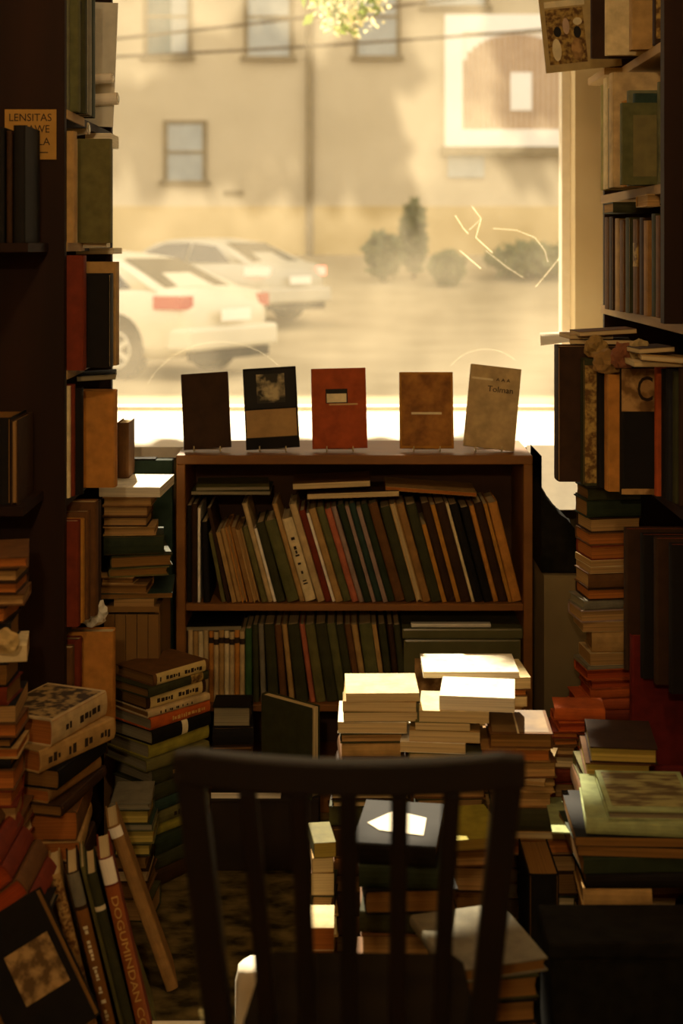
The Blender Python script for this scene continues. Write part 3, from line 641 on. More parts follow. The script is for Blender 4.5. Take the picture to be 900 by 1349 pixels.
def blob_paper(name, label, loc, sx, sy, sz, mat, seed, cat, n=10, group=None, base_flat=True):
    rr = random.Random(seed); bm = bmesh.new(); bmesh.ops.create_icosphere(bm, subdivisions=3, radius=1)
    for v in bm.verts:
        f = 1 + .22 * math.sin(v.co.x * 5 + seed) * math.cos(v.co.z * 6 + seed * 2) + .16 * math.sin(v.co.y * 9 + seed) + rr.uniform(-.06, .06)
        v.co = Vector((v.co.x * sx * f, v.co.y * sy * f, (max(v.co.z, -.8) + .8) / 1.8 * sz * (1 if v.co.z < 0 else (f * .5 + .5))))
    me = bpy.data.meshes.new(name); bm.to_mesh(me); bm.free()
    o = link(name, me, mat); o.location = loc; tag(o, label, cat, group); return o
blob_paper('crumpled_wrapper', 'crumpled white plastic wrapper on books low in dark bookshelf', (X(124, 3.18), 3.18, LZ[5] + .2365), .028, .04, .05, M['plastic'], 2, 'wrapper')
# rolled papers and plastic on the topmost shelf near the window
for (pxa, pxb, py, d, r, lab) in [(116, 157, 131, 3.45, .015, 'white rolled paper tube poking out toward window from dark bookshelf'), (112, 150, 104, 3.41, .012, 'thin white rolled paper above the thicker tube in dark bookshelf'), (92, 119, 170, 3.3, .014, 'grey rolled paper end below the shelf strip in dark bookshelf')]:
    a, b = Vector((X(pxa, d) - .12, d, Z(py, d) - .012)), Vector((X(pxb, d), d - .02, Z(py, d)))
    rl = empty('paper_roll', a); tag(rl, lab, 'paper roll', 'rolled papers in the dark bookshelf')
    MB().tube([(0, 0, 0), b - a], r, 14).build('outer_sheet', M['paper'], rl, smooth=False)
    MB().tube([(b - a) * .99, (b - a) * 1.012], r * .55, 10).build('inner_curl', M['plastic'], rl)
flatbook(112, 146, 186, .03, 3.40, 'white', 'plastic covered white volume lying on the olive book in dark bookshelf', 0, 0, 'white', group=glt, z=LZ[1] + .2335, depth=.12)
MB().box(-.05, .03, -.003, .0, 0, .30, Matrix.Rotation(.04, 4, 'Y')).build('film', M['plastic'])
o = bpy.data.objects['film']; o.name = 'plastic_sleeve'; o.location = (X(133, 3.44), 3.44, LZ[0] + .0); tag(o, 'shiny pale plastic sleeve standing at far end of top dark shelf', 'sleeve')

# near-left dark books at the frame edge (another shelf side)
gn = 'dark books at the near edge of the dark bookshelf'
ns_ = empty('wall_shelf', (X(-20, 2.8), 2.8, Z(320, 2.8))); tag(ns_, 'small dark shelf board in front of the end panel', 'shelf')
MB().box(-.22, .085, 0, .19, -.018, 0).build('shelf_board', M['dark_wood'], ns_)
MB().box(-.2, -.17, .02, .19, -.10, -.018).build('bracket', M['dark_wood'], ns_)
for (l, r, t, col, lab) in [(8, 16, 172, 'dark brown', 'thin dark brown book standing on the small shelf board'), (17, 33, 165, 'black', 'black book standing before the paper sign'), (-12, 6, 168, 'black', 'black book at the very edge on the small shelf board')]:
    d = 2.82; tt = X(r, d) - X(l, d); h = Z(t, d) - Z(320, d)
    book(Matrix.Translation((X(l, d), d, Z(320, 2.8) + .0004)) @ UP_CAM @ Matrix.Translation((.07, h / 2, 0)), .14, h, tt - .0006, col, lab, gn, 'brown')
ns2 = empty('wall_shelf', (X(-20, 2.8), 2.8, Z(668, 2.8))); tag(ns2, 'lower dark shelf board in front of the end panel', 'shelf')
MB().box(-.22, .075, 0, .19, -.018, 0).build('shelf_board', M['dark_wood'], ns2)
MB().box(-.2, -.17, .02, .19, -.10, -.018).build('bracket', M['dark_wood'], ns2)
d = 2.82; h = Z(553, d) - Z(668, d); tt = X(14, d) - X(-32, d)
book(Matrix.Translation((X(-32, d), d, Z(668, 2.8) + .0004)) @ UP_CAM @ Matrix.Translation((.07, h / 2, 0)), .14, h, tt, 'black', 'thick black book at frame edge on the lower shelf board', gn, 'brown', deco=())
book(Matrix.Translation((X(14.5, d), d, Z(668, 2.8) + .0004)) @ basis(-EY, EZ, -EX, (0, 0, 0)) @ Matrix.Translation((-.07, h * .97 / 2, -.014)), .14, h * .97, .014, 'dark brown', 'thin dark book with pale page edge beside the thick black book', gn, 'aged')

# ------------------------------------------------------------------ pile on crate, left of the bookcase
d = 3.47
cr_ = empty('wooden_crate', (X(170, d), d, 0)); tag(cr_, 'tall brown wooden crate under the pile beside the bookcase', 'crate')
cz = Z(799, d); cl, crr = X(137, d) - X(170, d), X(210, d) - X(170, d)
nb = 5
for i in range(nb):
    a = cl + (crr - cl) * i / nb; b = cl + (crr - cl) * (i + .94) / nb
    MB().box(a, b, .0, .012, .01, cz - .02).build('front_plank', M['card'], cr_)
MB().box(cl, cl + .012, .012, .22, 0, cz - .014).build('side_board', M['card'], cr_); MB().box(crr - .012, crr, .012, .22, 0, cz - .014).build('side_board', M['card'], cr_)
MB().box(cl, crr, .0, .22, cz - .014, cz).build('top_board', M['card'], cr_)
pile('pile on the wooden crate', [(642, 133, 214, 'white', 'tail', 'white', -3, False, .2), (655, 135, 200, 'light brown', 'fore', 'aged', 0, True), (667, 135, 195, 'brown', 'fore', 'aged', 0, True), (681, 135, 194, 'dark brown', 'fore', 'aged', 0, True), (694, 134, 203, 'tan', 'fore', 'aged', 4, True),
      (706, 133, 212, 'dark green', 'spine', 'brown', 8, True), (732, 133, 215, 'dark olive', 'tail', 'brown', 14, True), (748, 133, 212, 'olive', 'tail', 'brown', 12, True), (760, 128, 178, 'tan', 'fore', 'brown', -4, True), (770, 128, 195, 'light brown', 'fore', 'brown', -2, True), (782, 128, 222, 'teal', 'fore', 'brown', 5, False, .2), (789, 150, 203, 'tan', 'fore', 'aged', 0, False), 799], d + .002, base=cz, seed=2)
book(Matrix.Translation((X(166, 3.62), 3.6, Z(642, 3.47) + .001)) @ UP_CAM @ Matrix.Translation((.05, .07, -.02)), .1, .14, .03, 'brown', 'small brown book standing on the white magazine of the crate pile', 'books in pile on the wooden crate', 'cream')
pf = empty('portfolio_case', (X(190, 3.78), 3.78, 0)); tag(pf, 'dark green portfolio case standing between crate pile and bookcase', 'portfolio')
MB().box(-.045, .075, .0, .035, 0, Z(606, 3.78)).build('case_body', cover_mat('teal'), pf, bevel=.004)
MB().box(-.03, .03, -.004, .03, Z(606, 3.78), Z(606, 3.78) + .004).build('case_clasp', cover_mat('black'), pf)

# ------------------------------------------------------------------ corner-on pile in front of the bookcase
def corner_pile(where, ents, cx, cy, yaw, base, group, seed, w0=.14, h0=.175):
    rr = random.Random(seed); z = base; n = len(ents)
    for i in range(n - 1, -1, -1):
        t, col, pages, deco, sw_, sh_, jy = ents[i]
        Mx = Matrix.Translation((cx + rr.uniform(-.006, .006), cy + rr.uniform(-.004, .004), z)) @ Matrix.Rotation(math.radians(yaw + jy), 4, 'Z')
        lab = f'{col} book, topmost of {where}' if i == 0 else (f'{col} book, lowest of {where}' if i == n - 1 else f'{col} book, {ordn(i + 1)} from top of {where}')
        book(Mx, w0 * sw_, h0 * sh_, t - .0003, col, lab, group, pages, True, deco); z += t
    return z
SL = lambda m: (('spine', .06, .94, m, 'spine_label'), ('smarks', .14, .88, M['ink'], 2))
px1 = 1 / 555.0
M['label_cream'] = plain('cream_spine_label', rgb('#c3ac6c'), .8)
E = [(15, 'brown', 'brown', SL(M['label_cream']), 1, 1, 0), (13, 'dark olive', 'brown', (('spine', .1, .3, M['brown_print'], 'spine_label'),), 1.05, 1.12, 2), (17, 'dark brown', 'brown', SL(M['label_cream']), 1.02, 1.05, -1), (10, 'beige', 'brown', (('smarks', .3, .8, M['ink'], 3),), 1.05, 1.08, -2),
     (16, 'orange', 'grey', (('smarks', .1, .7, M['gold'], 4),), 1.04, 1.06, 0), (19, 'black', 'grey', (('spine', .4, .5, M['pale_ink'], 'spine_label'),), 1.05, 1.08, 2), (19, 'yellow olive', 'grey', (), 1.05, 1.1, 1), (16, 'olive', 'grey', (), 1.18, 1.08, -3), (21, 'dark olive', 'grey', (('smarks', .4, .6, M['gold'], 5),), 1.0, .95, 0), (20, 'dark olive', 'grey', (), 1.02, 1.0, 3),
     (15, 'teal', 'grey', (), 1.0, 1.0, 2), (18, 'olive', 'grey', (('smarks', .3, .7, M['ink'], 6),), 1.04, 1.0, -2), (16, 'yellow olive', 'grey', (), 1.0, 1.0, 0), (22, 'dark green', 'grey', (), 1.1, 1.1, 4), (20, 'dark olive', 'brown', (), 1.1, 1.15, 0), (22, 'dark brown', 'brown', (), 1.1, 1.15, 2)]
E = [(e[0] * px1,) + e[1:] for e in E]
hE = sum(e[0] for e in E); print('E height', hE, 'target', Z(890, 3.33))
sc_ = Z(890, 3.33) / hE; E = [(e[0] * sc_,) + e[1:] for e in E]
corner_pile('corner-on pile before the bookcase', E, X(211, 3.44), 3.44, 138, 0, 'books in corner-on pile before the bookcase', 5)
pile('low pale pile at foot of corner-on pile', [(1058, 142, 196, 'grey', 'tail', 'grey', 3, True), (1067, 142, 196, 'dark olive', 'fore', 'yellow', 0, True), (1086, 148, 200, 'teal', 'fore', 'grey', 0, False), (1094, 150, 202, 'olive', 'fore', 'yellow', 2, True), (1112, 150, 198, 'dark olive', 'fore', 'yellow', 0, True), 1128], 3.16, seed=4)
db = empty('dark_carton', (X(345, 3.42), 3.42, 0)); tag(db, 'low dark cardboard carton on floor behind the chair back', 'carton')
bw0, bw1, bh = X(277, 3.42) - X(345, 3.42), X(420, 3.42) - X(345, 3.42), Z(1056, 3.42)
MB().box(bw0, bw1, 0, .20, 0, bh).build('carton_body', M['dark_card'], db, bevel=.003)
for s, a in ((1, .0),):
    MB().box(bw0, bw1, -.003, .09, bh, bh + .004).build('flap', M['dark_card'], db); MB().box(bw0, bw1, .10, .2, bh, bh + .004).build('flap', M['dark_card'], db)
flatbook(278, 370, 1047, .016, 3.425, 'black', 'thin black book with pale page edge lying on the dark carton', 0, 0, 'white', 'fore', False, None, bh + .0045, .16)

pile('narrow pile between corner-on pile and leaning slab', [(931, 280, 330, 'black', 'fore', 'grey', 0, True, .1), (958, 278, 332, 'black', 'spine', 'brown', 5, True, .1), (984, 278, 332, 'dark brown', 'spine', 'brown', 2, True, .1), 1010], 3.50, base=bh + .0045 + .0165, seed=6, fillcol=('black', 'dark brown'))
d = 3.43; sb = bh + .0045; sH = Z(931, d) - sb
Mx = Matrix.Translation((X(416, d), d, sb)) @ Matrix.Rotation(math.radians(50), 4, 'Z') @ basis(-EY, EZ, -EX, (0, 0, 0)) @ Matrix.Translation((-.085, sH / 2, -.015))
book(Mx, .17, sH, .03, 'dark olive', 'olive slab-like folio standing askew on the low dark carton', None, 'cream', True)

# ------------------------------------------------------------------ sunlit piles behind the chair
g1 = 'books in the sunlit piles behind the chair'
pile('the sunlit pile with cream top behind chair', [(913, 455, 552, 'cream', 'head', 'cream', 1, False, .135), (924, 453, 550, 'tan', 'tail', 'cream', -2, False, .135), (938, 452, 549, 'olive', 'tail', 'cream', 1, False, .135), (951, 446, 537, 'white', 'fore', 'cream', -1, False, .135), (966, 447, 530, 'dark olive', 'fore', 'aged', 2, True, .135), (979, 450, 528, 'tan', 'spine', 'aged', 0, True, .135),
      (998, 446, 532, 'brown', 'tail', 'aged', 3, True, .14), (1020, 440, 536, 'dark brown', 'tail', 'aged', -2, True, .14), (1043, 436, 540, 'dark brown', 'fore', 'cream', 0, True, .14), (1054, 436, 540, 'dark olive', 'fore', 'cream', 2, True, .14), (1064, 436, 540, 'dark olive', 'spine', 'aged', -3, True, .15), (1090, 434, 540, 'dark brown', 'spine', 'brown', 4, True, .15), 1130], 2.9, group=g1, seed=11)
pile('the sunlit pile with tilted white top behind chair', [(918, 584, 683, 'white', 'tail', 'white', -7, False, .13), (937, 556, 648, 'cream', 'fore', 'cream', -5, False, .13), (952, 550, 622, 'olive', 'fore', 'cream', -4, False, .12), (963, 543, 636, 'tan', 'fore', 'cream', -5, False, .13), (978, 532, 618, 'white', 'fore', 'cream', -6, False, .14),
      (992, 540, 640, 'olive', 'tail', 'cream', -3, True, .14), (1012, 545, 645, 'tan', 'fore', 'aged', 2, True, .14), (1030, 545, 640, 'brown', 'fore', 'aged', 0, True, .14), (1052, 548, 636, 'dark olive', 'fore', 'aged', 2, True, .14), (1075, 548, 640, 'dark brown', 'spine', 'aged', 2, True, .14), 1120], 2.88, group=g1, seed=12)
pile('the rear sunlit pile against the bookcase', [(885, 558, 684, 'white', 'fore', 'white', 0, False, .14), (893, 600, 697, 'cream', 'fore', 'cream', 4, False, .14), (908, 604, 694, 'brown', 'fore', 'orange', 2, True, .14), (918, 600, 696, 'cream', 'fore', 'cream', -2, False, .14), (930, 590, 690, 'tan', 'fore', 'aged', 0, True, .14), 950], 3.10, group=g1, seed=13)
M['worn'] = noise_mat('worn_leather_board', rgb('#4a3216'), rgb('#7d6236'), 14, .6, detail=6)
pile('the brown pile beside sunlit piles', [(966, 647, 730, 'brown', 'fore', 'brown', -2, True, .15, (('front', (.05, .05, .95, .95), M['worn'], 'worn_board'), ('front', (.0, .44, 1, .47), M['pale_ink'], 'string', 1))), (986, 636, 727, 'light brown', 'fore', 'orange', -2, True, .14), (1004, 640, 732, 'brown', 'fore', 'aged', 3, True, .14),
      (1026, 640, 736, 'beige', 'tail', 'aged', -16, False, .2), (1032, 648, 732, 'tan', 'fore', 'aged', -2, True), (1044, 650, 728, 'light brown', 'fore', 'aged', -1, True), (1064, 648, 730, 'dark olive', 'spine', 'brown', -2, True), (1096, 650, 778, 'tan', 'fore', 'cream', -2, False), (1105, 650, 775, 'light brown', 'fore', 'orange', 2, True), (1126, 690, 760, 'dark brown', 'fore', 'aged', 1, True), (1150, 690, 764, 'dark brown', 'tail', 'brown', 2, True), 1180], 2.84, group='books in the brown pile', seed=14)
# nearer dark pile seen through the chair back, with a white sheet for its sun patch
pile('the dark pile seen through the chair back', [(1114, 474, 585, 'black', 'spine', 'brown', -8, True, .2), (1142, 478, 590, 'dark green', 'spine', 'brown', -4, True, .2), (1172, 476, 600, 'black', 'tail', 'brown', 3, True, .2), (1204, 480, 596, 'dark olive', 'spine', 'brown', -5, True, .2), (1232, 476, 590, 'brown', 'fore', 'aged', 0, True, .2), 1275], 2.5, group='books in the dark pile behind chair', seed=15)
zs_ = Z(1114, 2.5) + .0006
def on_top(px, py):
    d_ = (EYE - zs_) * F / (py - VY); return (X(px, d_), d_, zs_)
SUN_PATCH = [on_top(484, 1084), on_top(500, 1094), on_top(558, 1101), on_top(562, 1078), on_top(520, 1068)]
pile('the low amber pile beside the dark pile', [(1106, 560, 660, 'yellow olive', 'tail', 'yellow', 10, False, .16), (1120, 596, 668, 'brown', 'fore', 'aged', 4, True, .14), (1142, 598, 664, 'dark brown', 'fore', 'aged', -3, True, .14), 1176], 2.68, group='books in the low amber pile', seed=16)
pile('the small pale pile at chair slat', [(1110, 409, 438, 'olive', 'tail', 'yellow', 8, False, .1), (1130, 409, 437, 'tan', 'tail', 'cream', 4, False, .1), (1150, 410, 440, 'brown', 'tail', 'cream', 0, False, .1), 1180], 2.78, group='books in small pale pile', seed=17)
pile('the small amber-lit pile low beside chair seat', [(1222, 408, 440, 'cream', 'fore', 'orange', 0, False, .09), (1252, 409, 438, 'tan', 'fore', 'orange', 0, False, .09), 1284], 2.58, group='books in small amber-lit pile', seed=18)  # sun bounce on these pages is put into their orange colour
pile('the pile under the wide grey book', [(1272, 566, 705, 'grey', 'tail', 'brown', 16, True, .2), (1290, 580, 700, 'dark olive', 'tail', 'brown', 10, True, .18), (1320, 580, 700, 'black', 'fore', 'brown', 6, True, .18), 1350], 2.28, group='books in the pile under the wide grey book', seed=19, fillcol=('black', 'dark brown'))
d = 2.66
book(Matrix.Translation((X(697, d), d, 0)) @ UP_CAM @ Matrix.Translation((.08, Z(1152, d) / 2, 0)), .16, Z(1152, d), X(737, d) - X(697, d), 'black', 'tall black book standing upright with worn edges by brown pile', None, 'brown')

# ------------------------------------------------------------------ right hand shelving
RX = .70; RD0, RD1 = 2.84, 3.90
rs = empty('bookshelf', (RX, RD0, 0)); tag(rs, 'crowded bookshelf with tan worn shelf edges beside window', 'bookshelf')
def rpart(name, x0, x1, y0, y1, z0, z1, mat, bev=0): return MB().box(x0 - RX, x1 - RX, y0 - RD0, y1 - RD0, z0, z1).build(name, mat, rs, bevel=bev, seg=1)
rpart('end_panel', RX + .01, 1.04, RD1, RD1 + .02, 0, 2.6, M['dark_wood']); rpart('end_panel', RX, 1.04, RD0 - .02, RD0, 0, 2.6, M['dark_wood'])
rpart('back_panel', 1.04, 1.06, RD0, RD1 + .02, 0, 2.6, M['dark_wood'])
RZ = [1.955, 1.640, 1.340, .952, .60, .12]
for zz in RZ[:3]: rpart('shelf', RX, 1.04, RD0, RD1, zz - .022, zz, M['tan_wood'], .001)
for zz in RZ[3:]: rpart('shelf', RX + .02 if zz < .9 else RX, 1.04, RD0, RD1, zz - .02, zz, M['dark_wood'], .001)
for y in (2.945,): rpart('divider_post', RX - .04, RX - .001, y, y + .035, RZ[2] + .0, 2.6, M['dark_wood'], .001)
rpart('short_plank', .655, .70, 3.60, 3.84, RZ[0] - .02, RZ[0] - .002, M['tan_wood'])
gr = 'books in the crowded bookshelf'
# top shelf
mg_d = 3.74
mz = RZ[0]
mg = empty('magazine', M=Matrix.Translation((X(720, mg_d), mg_d, mz + .0005)) @ Matrix.Rotation(math.radians(-6), 4, 'Y') @ FACE); tag(mg, 'sepia picture magazine propped at shelf top against the window light', 'magazine')
mw, mh = .2, .29
MB().box(0, mw, 0.0, mh, -.006, 0).build('cover', plain('buff_magazine_cover', rgb('#a8925c'), .6), mg)
MB().box(.012, .112, .02, .165, 0, .0008).build('cover_picture', M['brown_print'], mg)
MB().box(.012, .118, .170, .186, 0, .0008).build('banner', M['pale_ink'], mg)
for k_, (cx, cy, rx, ry, mm) in enumerate([(.034, .058, .012, .03, 'pale_ink'), (.040, .105, .010, .014, 'black_print'), (.064, .118, .009, .022, 'pinkish'), (.092, .10, .010, .016, 'black_print'), (.088, .055, .016, .03, 'dull_print'), (.095, .128, .012, .010, 'pale_ink')]):
    MB().prism([(cx + rx * math.cos(a_ * math.pi / 6), cy + ry * math.sin(a_ * math.pi / 6)) for a_ in range(12)], 'z', .0008, .0012 + .0001 * k_).build('picture_figure', M[mm], mg)
text_mesh('masthead', 'JOURNAL', .03, M['ink'], mg, Matrix.Translation((.062, .205, .001)), fit=(.1, .025))
side_row('R', 'top shelf of crowded bookshelf', [(.03, .25, 862, 'dark brown', 'brown', .15, (('front', (.03, .05, .5, .5), M['brown_print'], 'cover_picture'),)), (.05, 0, 0, None), (.04, .26, 832, 'tan', 'cream', .22), (.06, 0, 0, None), (.02, .29, 798, 'cream', 'cream', .22, (('ftext', 'A F S A', (.3, .66), (.22, .03), M['ink']),)), (.03, 0, 0, None), (.02, .29, 779, 'dark brown', 'cream', .2)], 3.20, RZ[0], gr)
# second shelf
side_row('R', 'second shelf of crowded bookshelf', [(.03, .26, 893, 'grey green', 'cream', .16), (.03, .26, 885, 'olive green', 'cream', .16), (.13, 0, 0, None), (.025, .23, 868, 'grey green', 'cream', .16), (.03, .185, 819, 'olive green', 'cream', .22, (('front', (.12, .1, .36, .85), M['olive_panel'], 'cover_panel'),)), (.03, .21, 836, 'teal', 'cream', .18), (.03, .22, 828, 'grey green', 'cream', .18), (.04, .2, 822, 'amber', 'cream', .18), (.05, .27, 806, 'beige', 'cream', .19), (.04, .24, 804, 'olive', 'cream', .18), (.06, .27, 799, 'cream', 'cream', .18), (.05, .26, 795, 'yellow olive', 'cream', .18)], 3.0, RZ[1], gr)
# third shelf
side_row('R', 'third shelf of crowded bookshelf', [(.04, .24, 893, 'dark brown', 'brown', .16), (.04, .25, 886, 'dark green', 'brown', .16), (.11, 0, 0, None), (.045, .23, 868, 'brown', 'brown', .16), (.04, .235, 862, 'dark olive', 'cream', .16), (.045, .22, 852, 'light brown', 'cream', .16), (.04, .228, 846, 'dark brown', 'cream', .16), (.05, .225, 838, 'brown', 'cream', .16, (('spine', .5, .75, M['brown_print'], 'spine_label'),)), (.05, .23, 828, 'dark olive', 'cream', .16), (.05, .225, 820, 'brown', 'cream', .16), (.05, .23, 814, 'tan', 'cream', .16), (.05, .235, 806, 'dark brown', 'cream', .16), (.05, .235, 800, 'brown', 'cream', .16)], 3.0, RZ[2], gr)
flatbook(808, 856, 290, .026, 3.42, 'dark olive', 'thick olive book lying across the third shelf books', 0, 0, 'aged', 'spine', True, gr, RZ[2] + .2415, .14)
flatbook(852, 872, 288, .028, 3.22, 'tan', 'tan book lying flat near the divider post', 0, 0, 'aged', 'fore', True, gr, RZ[2] + .2515, .12)
# big books standing on the deep lower shelf
side_row('R', 'deep lower shelf of crowded bookshelf', [(.03, .29, 897, 'dark brown', 'brown', .2), (.03, .28, 889, 'dark olive', 'brown', .2), (.03, .285, 880, 'navy', 'brown', .2), (.03, .28, 874, 'black', 'brown', .2), (.022, .292, 864, 'brick red', 'brown', .2), (.035, .278, 819, 'black', 'cream', .26, (('front', (0, .66, .62, 1), M['dull_print'], 'cover_band'), ('front', (.0, 0, .62, .045), M['dull_print'], 'cover_band'), ('ftext', 'C', (.2, .84), (.13, .2), M['ink']))), (.05, .262, 800, 'orange tan', 'aged', .24), (.03, .275, 788, 'black', 'aged', .22), (.05, .29, 768, 'dark olive', 'aged', .24, (('front', (.02, .02, .3, .95), M['brown_print'], 'cover_pattern'),)), (.08, .315, 735, 'dark brown', 'aged', .28)], 3.0, RZ[3], gr)
print('deep shelf fill')
gj = 'loose papers heaped under the third shelf'
rj = random.Random(21)
ZA, ZB_ = RZ[3] + .3158, RZ[3] + .2930
for l, r, z_, d, col, tlt, lab in [(756, 835, ZA, 3.38, 'dark brown', 0, 'dark thin folder jutting out over the tall dark folio'), (748, 806, ZA + .0115, 3.40, 'tan', 0, 'tan leaflet jutting out above the dark folder'), (762, 838, ZA + .023, 3.37, 'brown', -3, 'brown leaflet slanting over the tan leaflet'),
        (836, 900, ZB_, 3.02, 'beige', 0, 'beige booklet lying over the red spined book'), (850, 912, ZB_ + .0115, 3.0, 'tan', 4, 'tan booklet slanting down at the frame edge'), (838, 886, ZB_ + .028, 3.04, 'dark brown', -3, 'dark booklet crammed below the third shelf')]:
    flatbook(l, r, 0, .011, d, col, lab, tlt, rj.uniform(-12, 12), 'cream', 'fore', False, gj, z_, .11)
for i, (px_, d, z_, sx, sz, col, lab) in enumerate([(800, 3.20, RZ[3] + .264, .030, .05, '#8a6a38', 'crumpled tan paper over the orange tan book'), (822, 3.15, RZ[3] + .280, .028, .055, '#7a4a2c', 'crumpled reddish paper over the black ring book'), (842, 3.12, RZ[3] + .293, .02, .05, '#a08a58', 'crumpled pale paper beside the beige booklet'), (785, 3.30, RZ[3] + .2915, .025, .05, '#94773f', 'crumpled brown paper over the patterned book')]):
    blob_paper('crumpled_paper', lab, (X(px_, d), d, z_), sx, .03, sz, plain('crumpled_paper_tint', rgb(col), .85), 11 + i * 3, 'paper', group=gj)
sh_ = MB(); n = 8
for i in range(n + 1):
    u = i / n; sh_.v += [(-.02 + .0 * u, .0 + .12 * u, .004 * math.sin(u * 6)), (.075, .0 + .12 * u, .012 + .01 * math.sin(u * 5 + 1))]
sh_.f = [(2 * i, 2 * i + 1, 2 * i + 3, 2 * i + 2) for i in range(n)]
# papers sticking out in the sun, lying on the tall folio
def sheet(name, label, pts, t, mat, cat, group=None, loc=None):
    n = len(pts); o_ = Vector(loc); P = [Vector(p) - o_ for p in pts]; nn = (P[1] - P[0]).cross(P[2] - P[0]).normalized() * t
    mb = MB().add(P + [p + nn for p in P], [tuple(range(n))[::-1], tuple(range(n, 2 * n))] + [(i, (i + 1) % n, (i + 1) % n + n, i + n) for i in range(n)])
    o = mb.build(name, mat); o.location = loc; tag(o, label, cat, group); return o
zt = RZ[3] + .317
sheet('paper_sheet', 'white sunlit paper sheet jutting from top of dark brown folio', [(X(714, 3.6), 3.62, Z(456, 3.6)), (X(800, 3.6), 3.58, zt + .004), (X(800, 3.6), 3.78, zt + .008), (X(726, 3.6), 3.80, zt + .0)], .0012, M['paper'], 'paper', loc=(X(740, 3.6), 3.62, zt))

# ---------------- tall pile under the deep shelf
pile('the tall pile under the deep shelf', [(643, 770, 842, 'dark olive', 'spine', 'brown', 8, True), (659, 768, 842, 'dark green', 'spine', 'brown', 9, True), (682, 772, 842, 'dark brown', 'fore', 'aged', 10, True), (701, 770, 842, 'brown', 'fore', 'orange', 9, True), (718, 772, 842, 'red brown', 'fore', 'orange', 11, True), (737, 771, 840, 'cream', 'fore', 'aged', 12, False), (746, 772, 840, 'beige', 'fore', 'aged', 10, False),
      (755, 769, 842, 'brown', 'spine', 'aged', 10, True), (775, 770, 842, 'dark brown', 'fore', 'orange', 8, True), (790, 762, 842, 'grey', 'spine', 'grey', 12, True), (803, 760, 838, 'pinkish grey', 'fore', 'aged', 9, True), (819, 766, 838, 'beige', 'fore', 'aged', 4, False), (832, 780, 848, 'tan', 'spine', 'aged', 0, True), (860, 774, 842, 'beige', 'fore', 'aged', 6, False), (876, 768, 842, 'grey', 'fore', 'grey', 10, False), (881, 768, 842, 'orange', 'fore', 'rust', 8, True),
      (895, 775, 842, 'brick red', 'fore', 'rust', 7, True), (907, 774, 842, 'orange', 'spine', 'rust', 6, True), (921, 758, 838, 'brick red', 'spine', 'rust', 4, True), 936], 3.31, seed=31, fillcol=('brick red', 'orange', 'red brown'))  # reddened covers and pages stand for the red glow here
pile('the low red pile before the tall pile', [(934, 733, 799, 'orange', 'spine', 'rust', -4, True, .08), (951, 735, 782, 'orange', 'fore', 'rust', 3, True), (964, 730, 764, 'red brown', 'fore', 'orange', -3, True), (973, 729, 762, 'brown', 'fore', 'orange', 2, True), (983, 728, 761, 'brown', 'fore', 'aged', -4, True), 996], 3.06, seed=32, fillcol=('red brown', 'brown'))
d = 3.0
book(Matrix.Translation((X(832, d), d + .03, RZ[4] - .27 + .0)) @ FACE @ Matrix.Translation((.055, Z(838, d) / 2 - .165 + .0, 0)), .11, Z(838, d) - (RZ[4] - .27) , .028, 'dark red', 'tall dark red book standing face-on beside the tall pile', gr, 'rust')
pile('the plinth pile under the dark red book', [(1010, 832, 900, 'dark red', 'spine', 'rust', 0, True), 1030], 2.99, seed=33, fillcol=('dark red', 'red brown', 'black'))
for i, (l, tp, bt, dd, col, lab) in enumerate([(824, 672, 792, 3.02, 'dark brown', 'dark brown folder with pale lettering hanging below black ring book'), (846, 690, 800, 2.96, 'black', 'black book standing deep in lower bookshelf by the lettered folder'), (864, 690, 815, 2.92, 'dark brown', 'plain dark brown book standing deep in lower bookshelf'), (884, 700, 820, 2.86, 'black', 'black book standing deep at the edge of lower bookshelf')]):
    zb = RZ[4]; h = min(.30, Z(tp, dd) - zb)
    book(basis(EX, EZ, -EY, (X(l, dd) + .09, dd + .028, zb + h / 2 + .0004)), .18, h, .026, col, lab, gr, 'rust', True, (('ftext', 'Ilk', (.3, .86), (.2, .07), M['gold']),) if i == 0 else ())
# ---------------- right foreground piles
g3 = 'books in the yellowed pile by the red book'
pile('the yellowed pile near the dark red book', [(985, 784, 872, 'dark brown', 'fore', 'yellow', -6, True, .17), (1006, 777, 862, 'brown', 'fore', 'yellow', -5, True, .16), (1026, 772, 860, 'olive', 'fore', 'grey', 0, True, .16), 1046], 2.78, group=g3, seed=34)
pile('the pile of large printed books', [(1068, 806, 925, 'pale green', 'fore', 'grey', -3, True, .2, (('front', (.08, .06, .9, .94), noise_mat('faded_printed_board', rgb('#5c4a28'), rgb('#96905a'), 60, .7, (1, .25, 1), lo=.42, hi=.58), 'cover_print'),)), (1081, 782, 912, 'pale green', 'spine', 'grey', -6, True, .22), (1103, 762, 920, 'black', 'fore', 'brown', -2, False, .22), (1116, 768, 930, 'black', 'fore', 'brown', -4, False, .22), (1130, 764, 930, 'dark green', 'spine', 'brown', 3, False, .22), (1150, 772, 930, 'black', 'spine', 'brown', 0, True, .22), (1172, 772, 862, 'tan', 'spine', 'aged', -3, True, .16), 1202], 2.55, group='books in the pile of large printed books', seed=35, fillcol=('black', 'dark brown'))
sheet('pamphlet', 'pale green pamphlet lying open over the brown pile', [(X(722, 2.72), 2.66, Z(1098, 2.66)), (X(798, 2.72), 2.66, Z(1101, 2.66)), (X(782, 2.86), 2.90, Z(1052, 2.9)), (X(722, 2.86), 2.90, Z(1052, 2.9))], .003, cover_mat('pale green'), 'pamphlet', loc=(X(760, 2.7), 2.7, Z(1101, 2.66)))
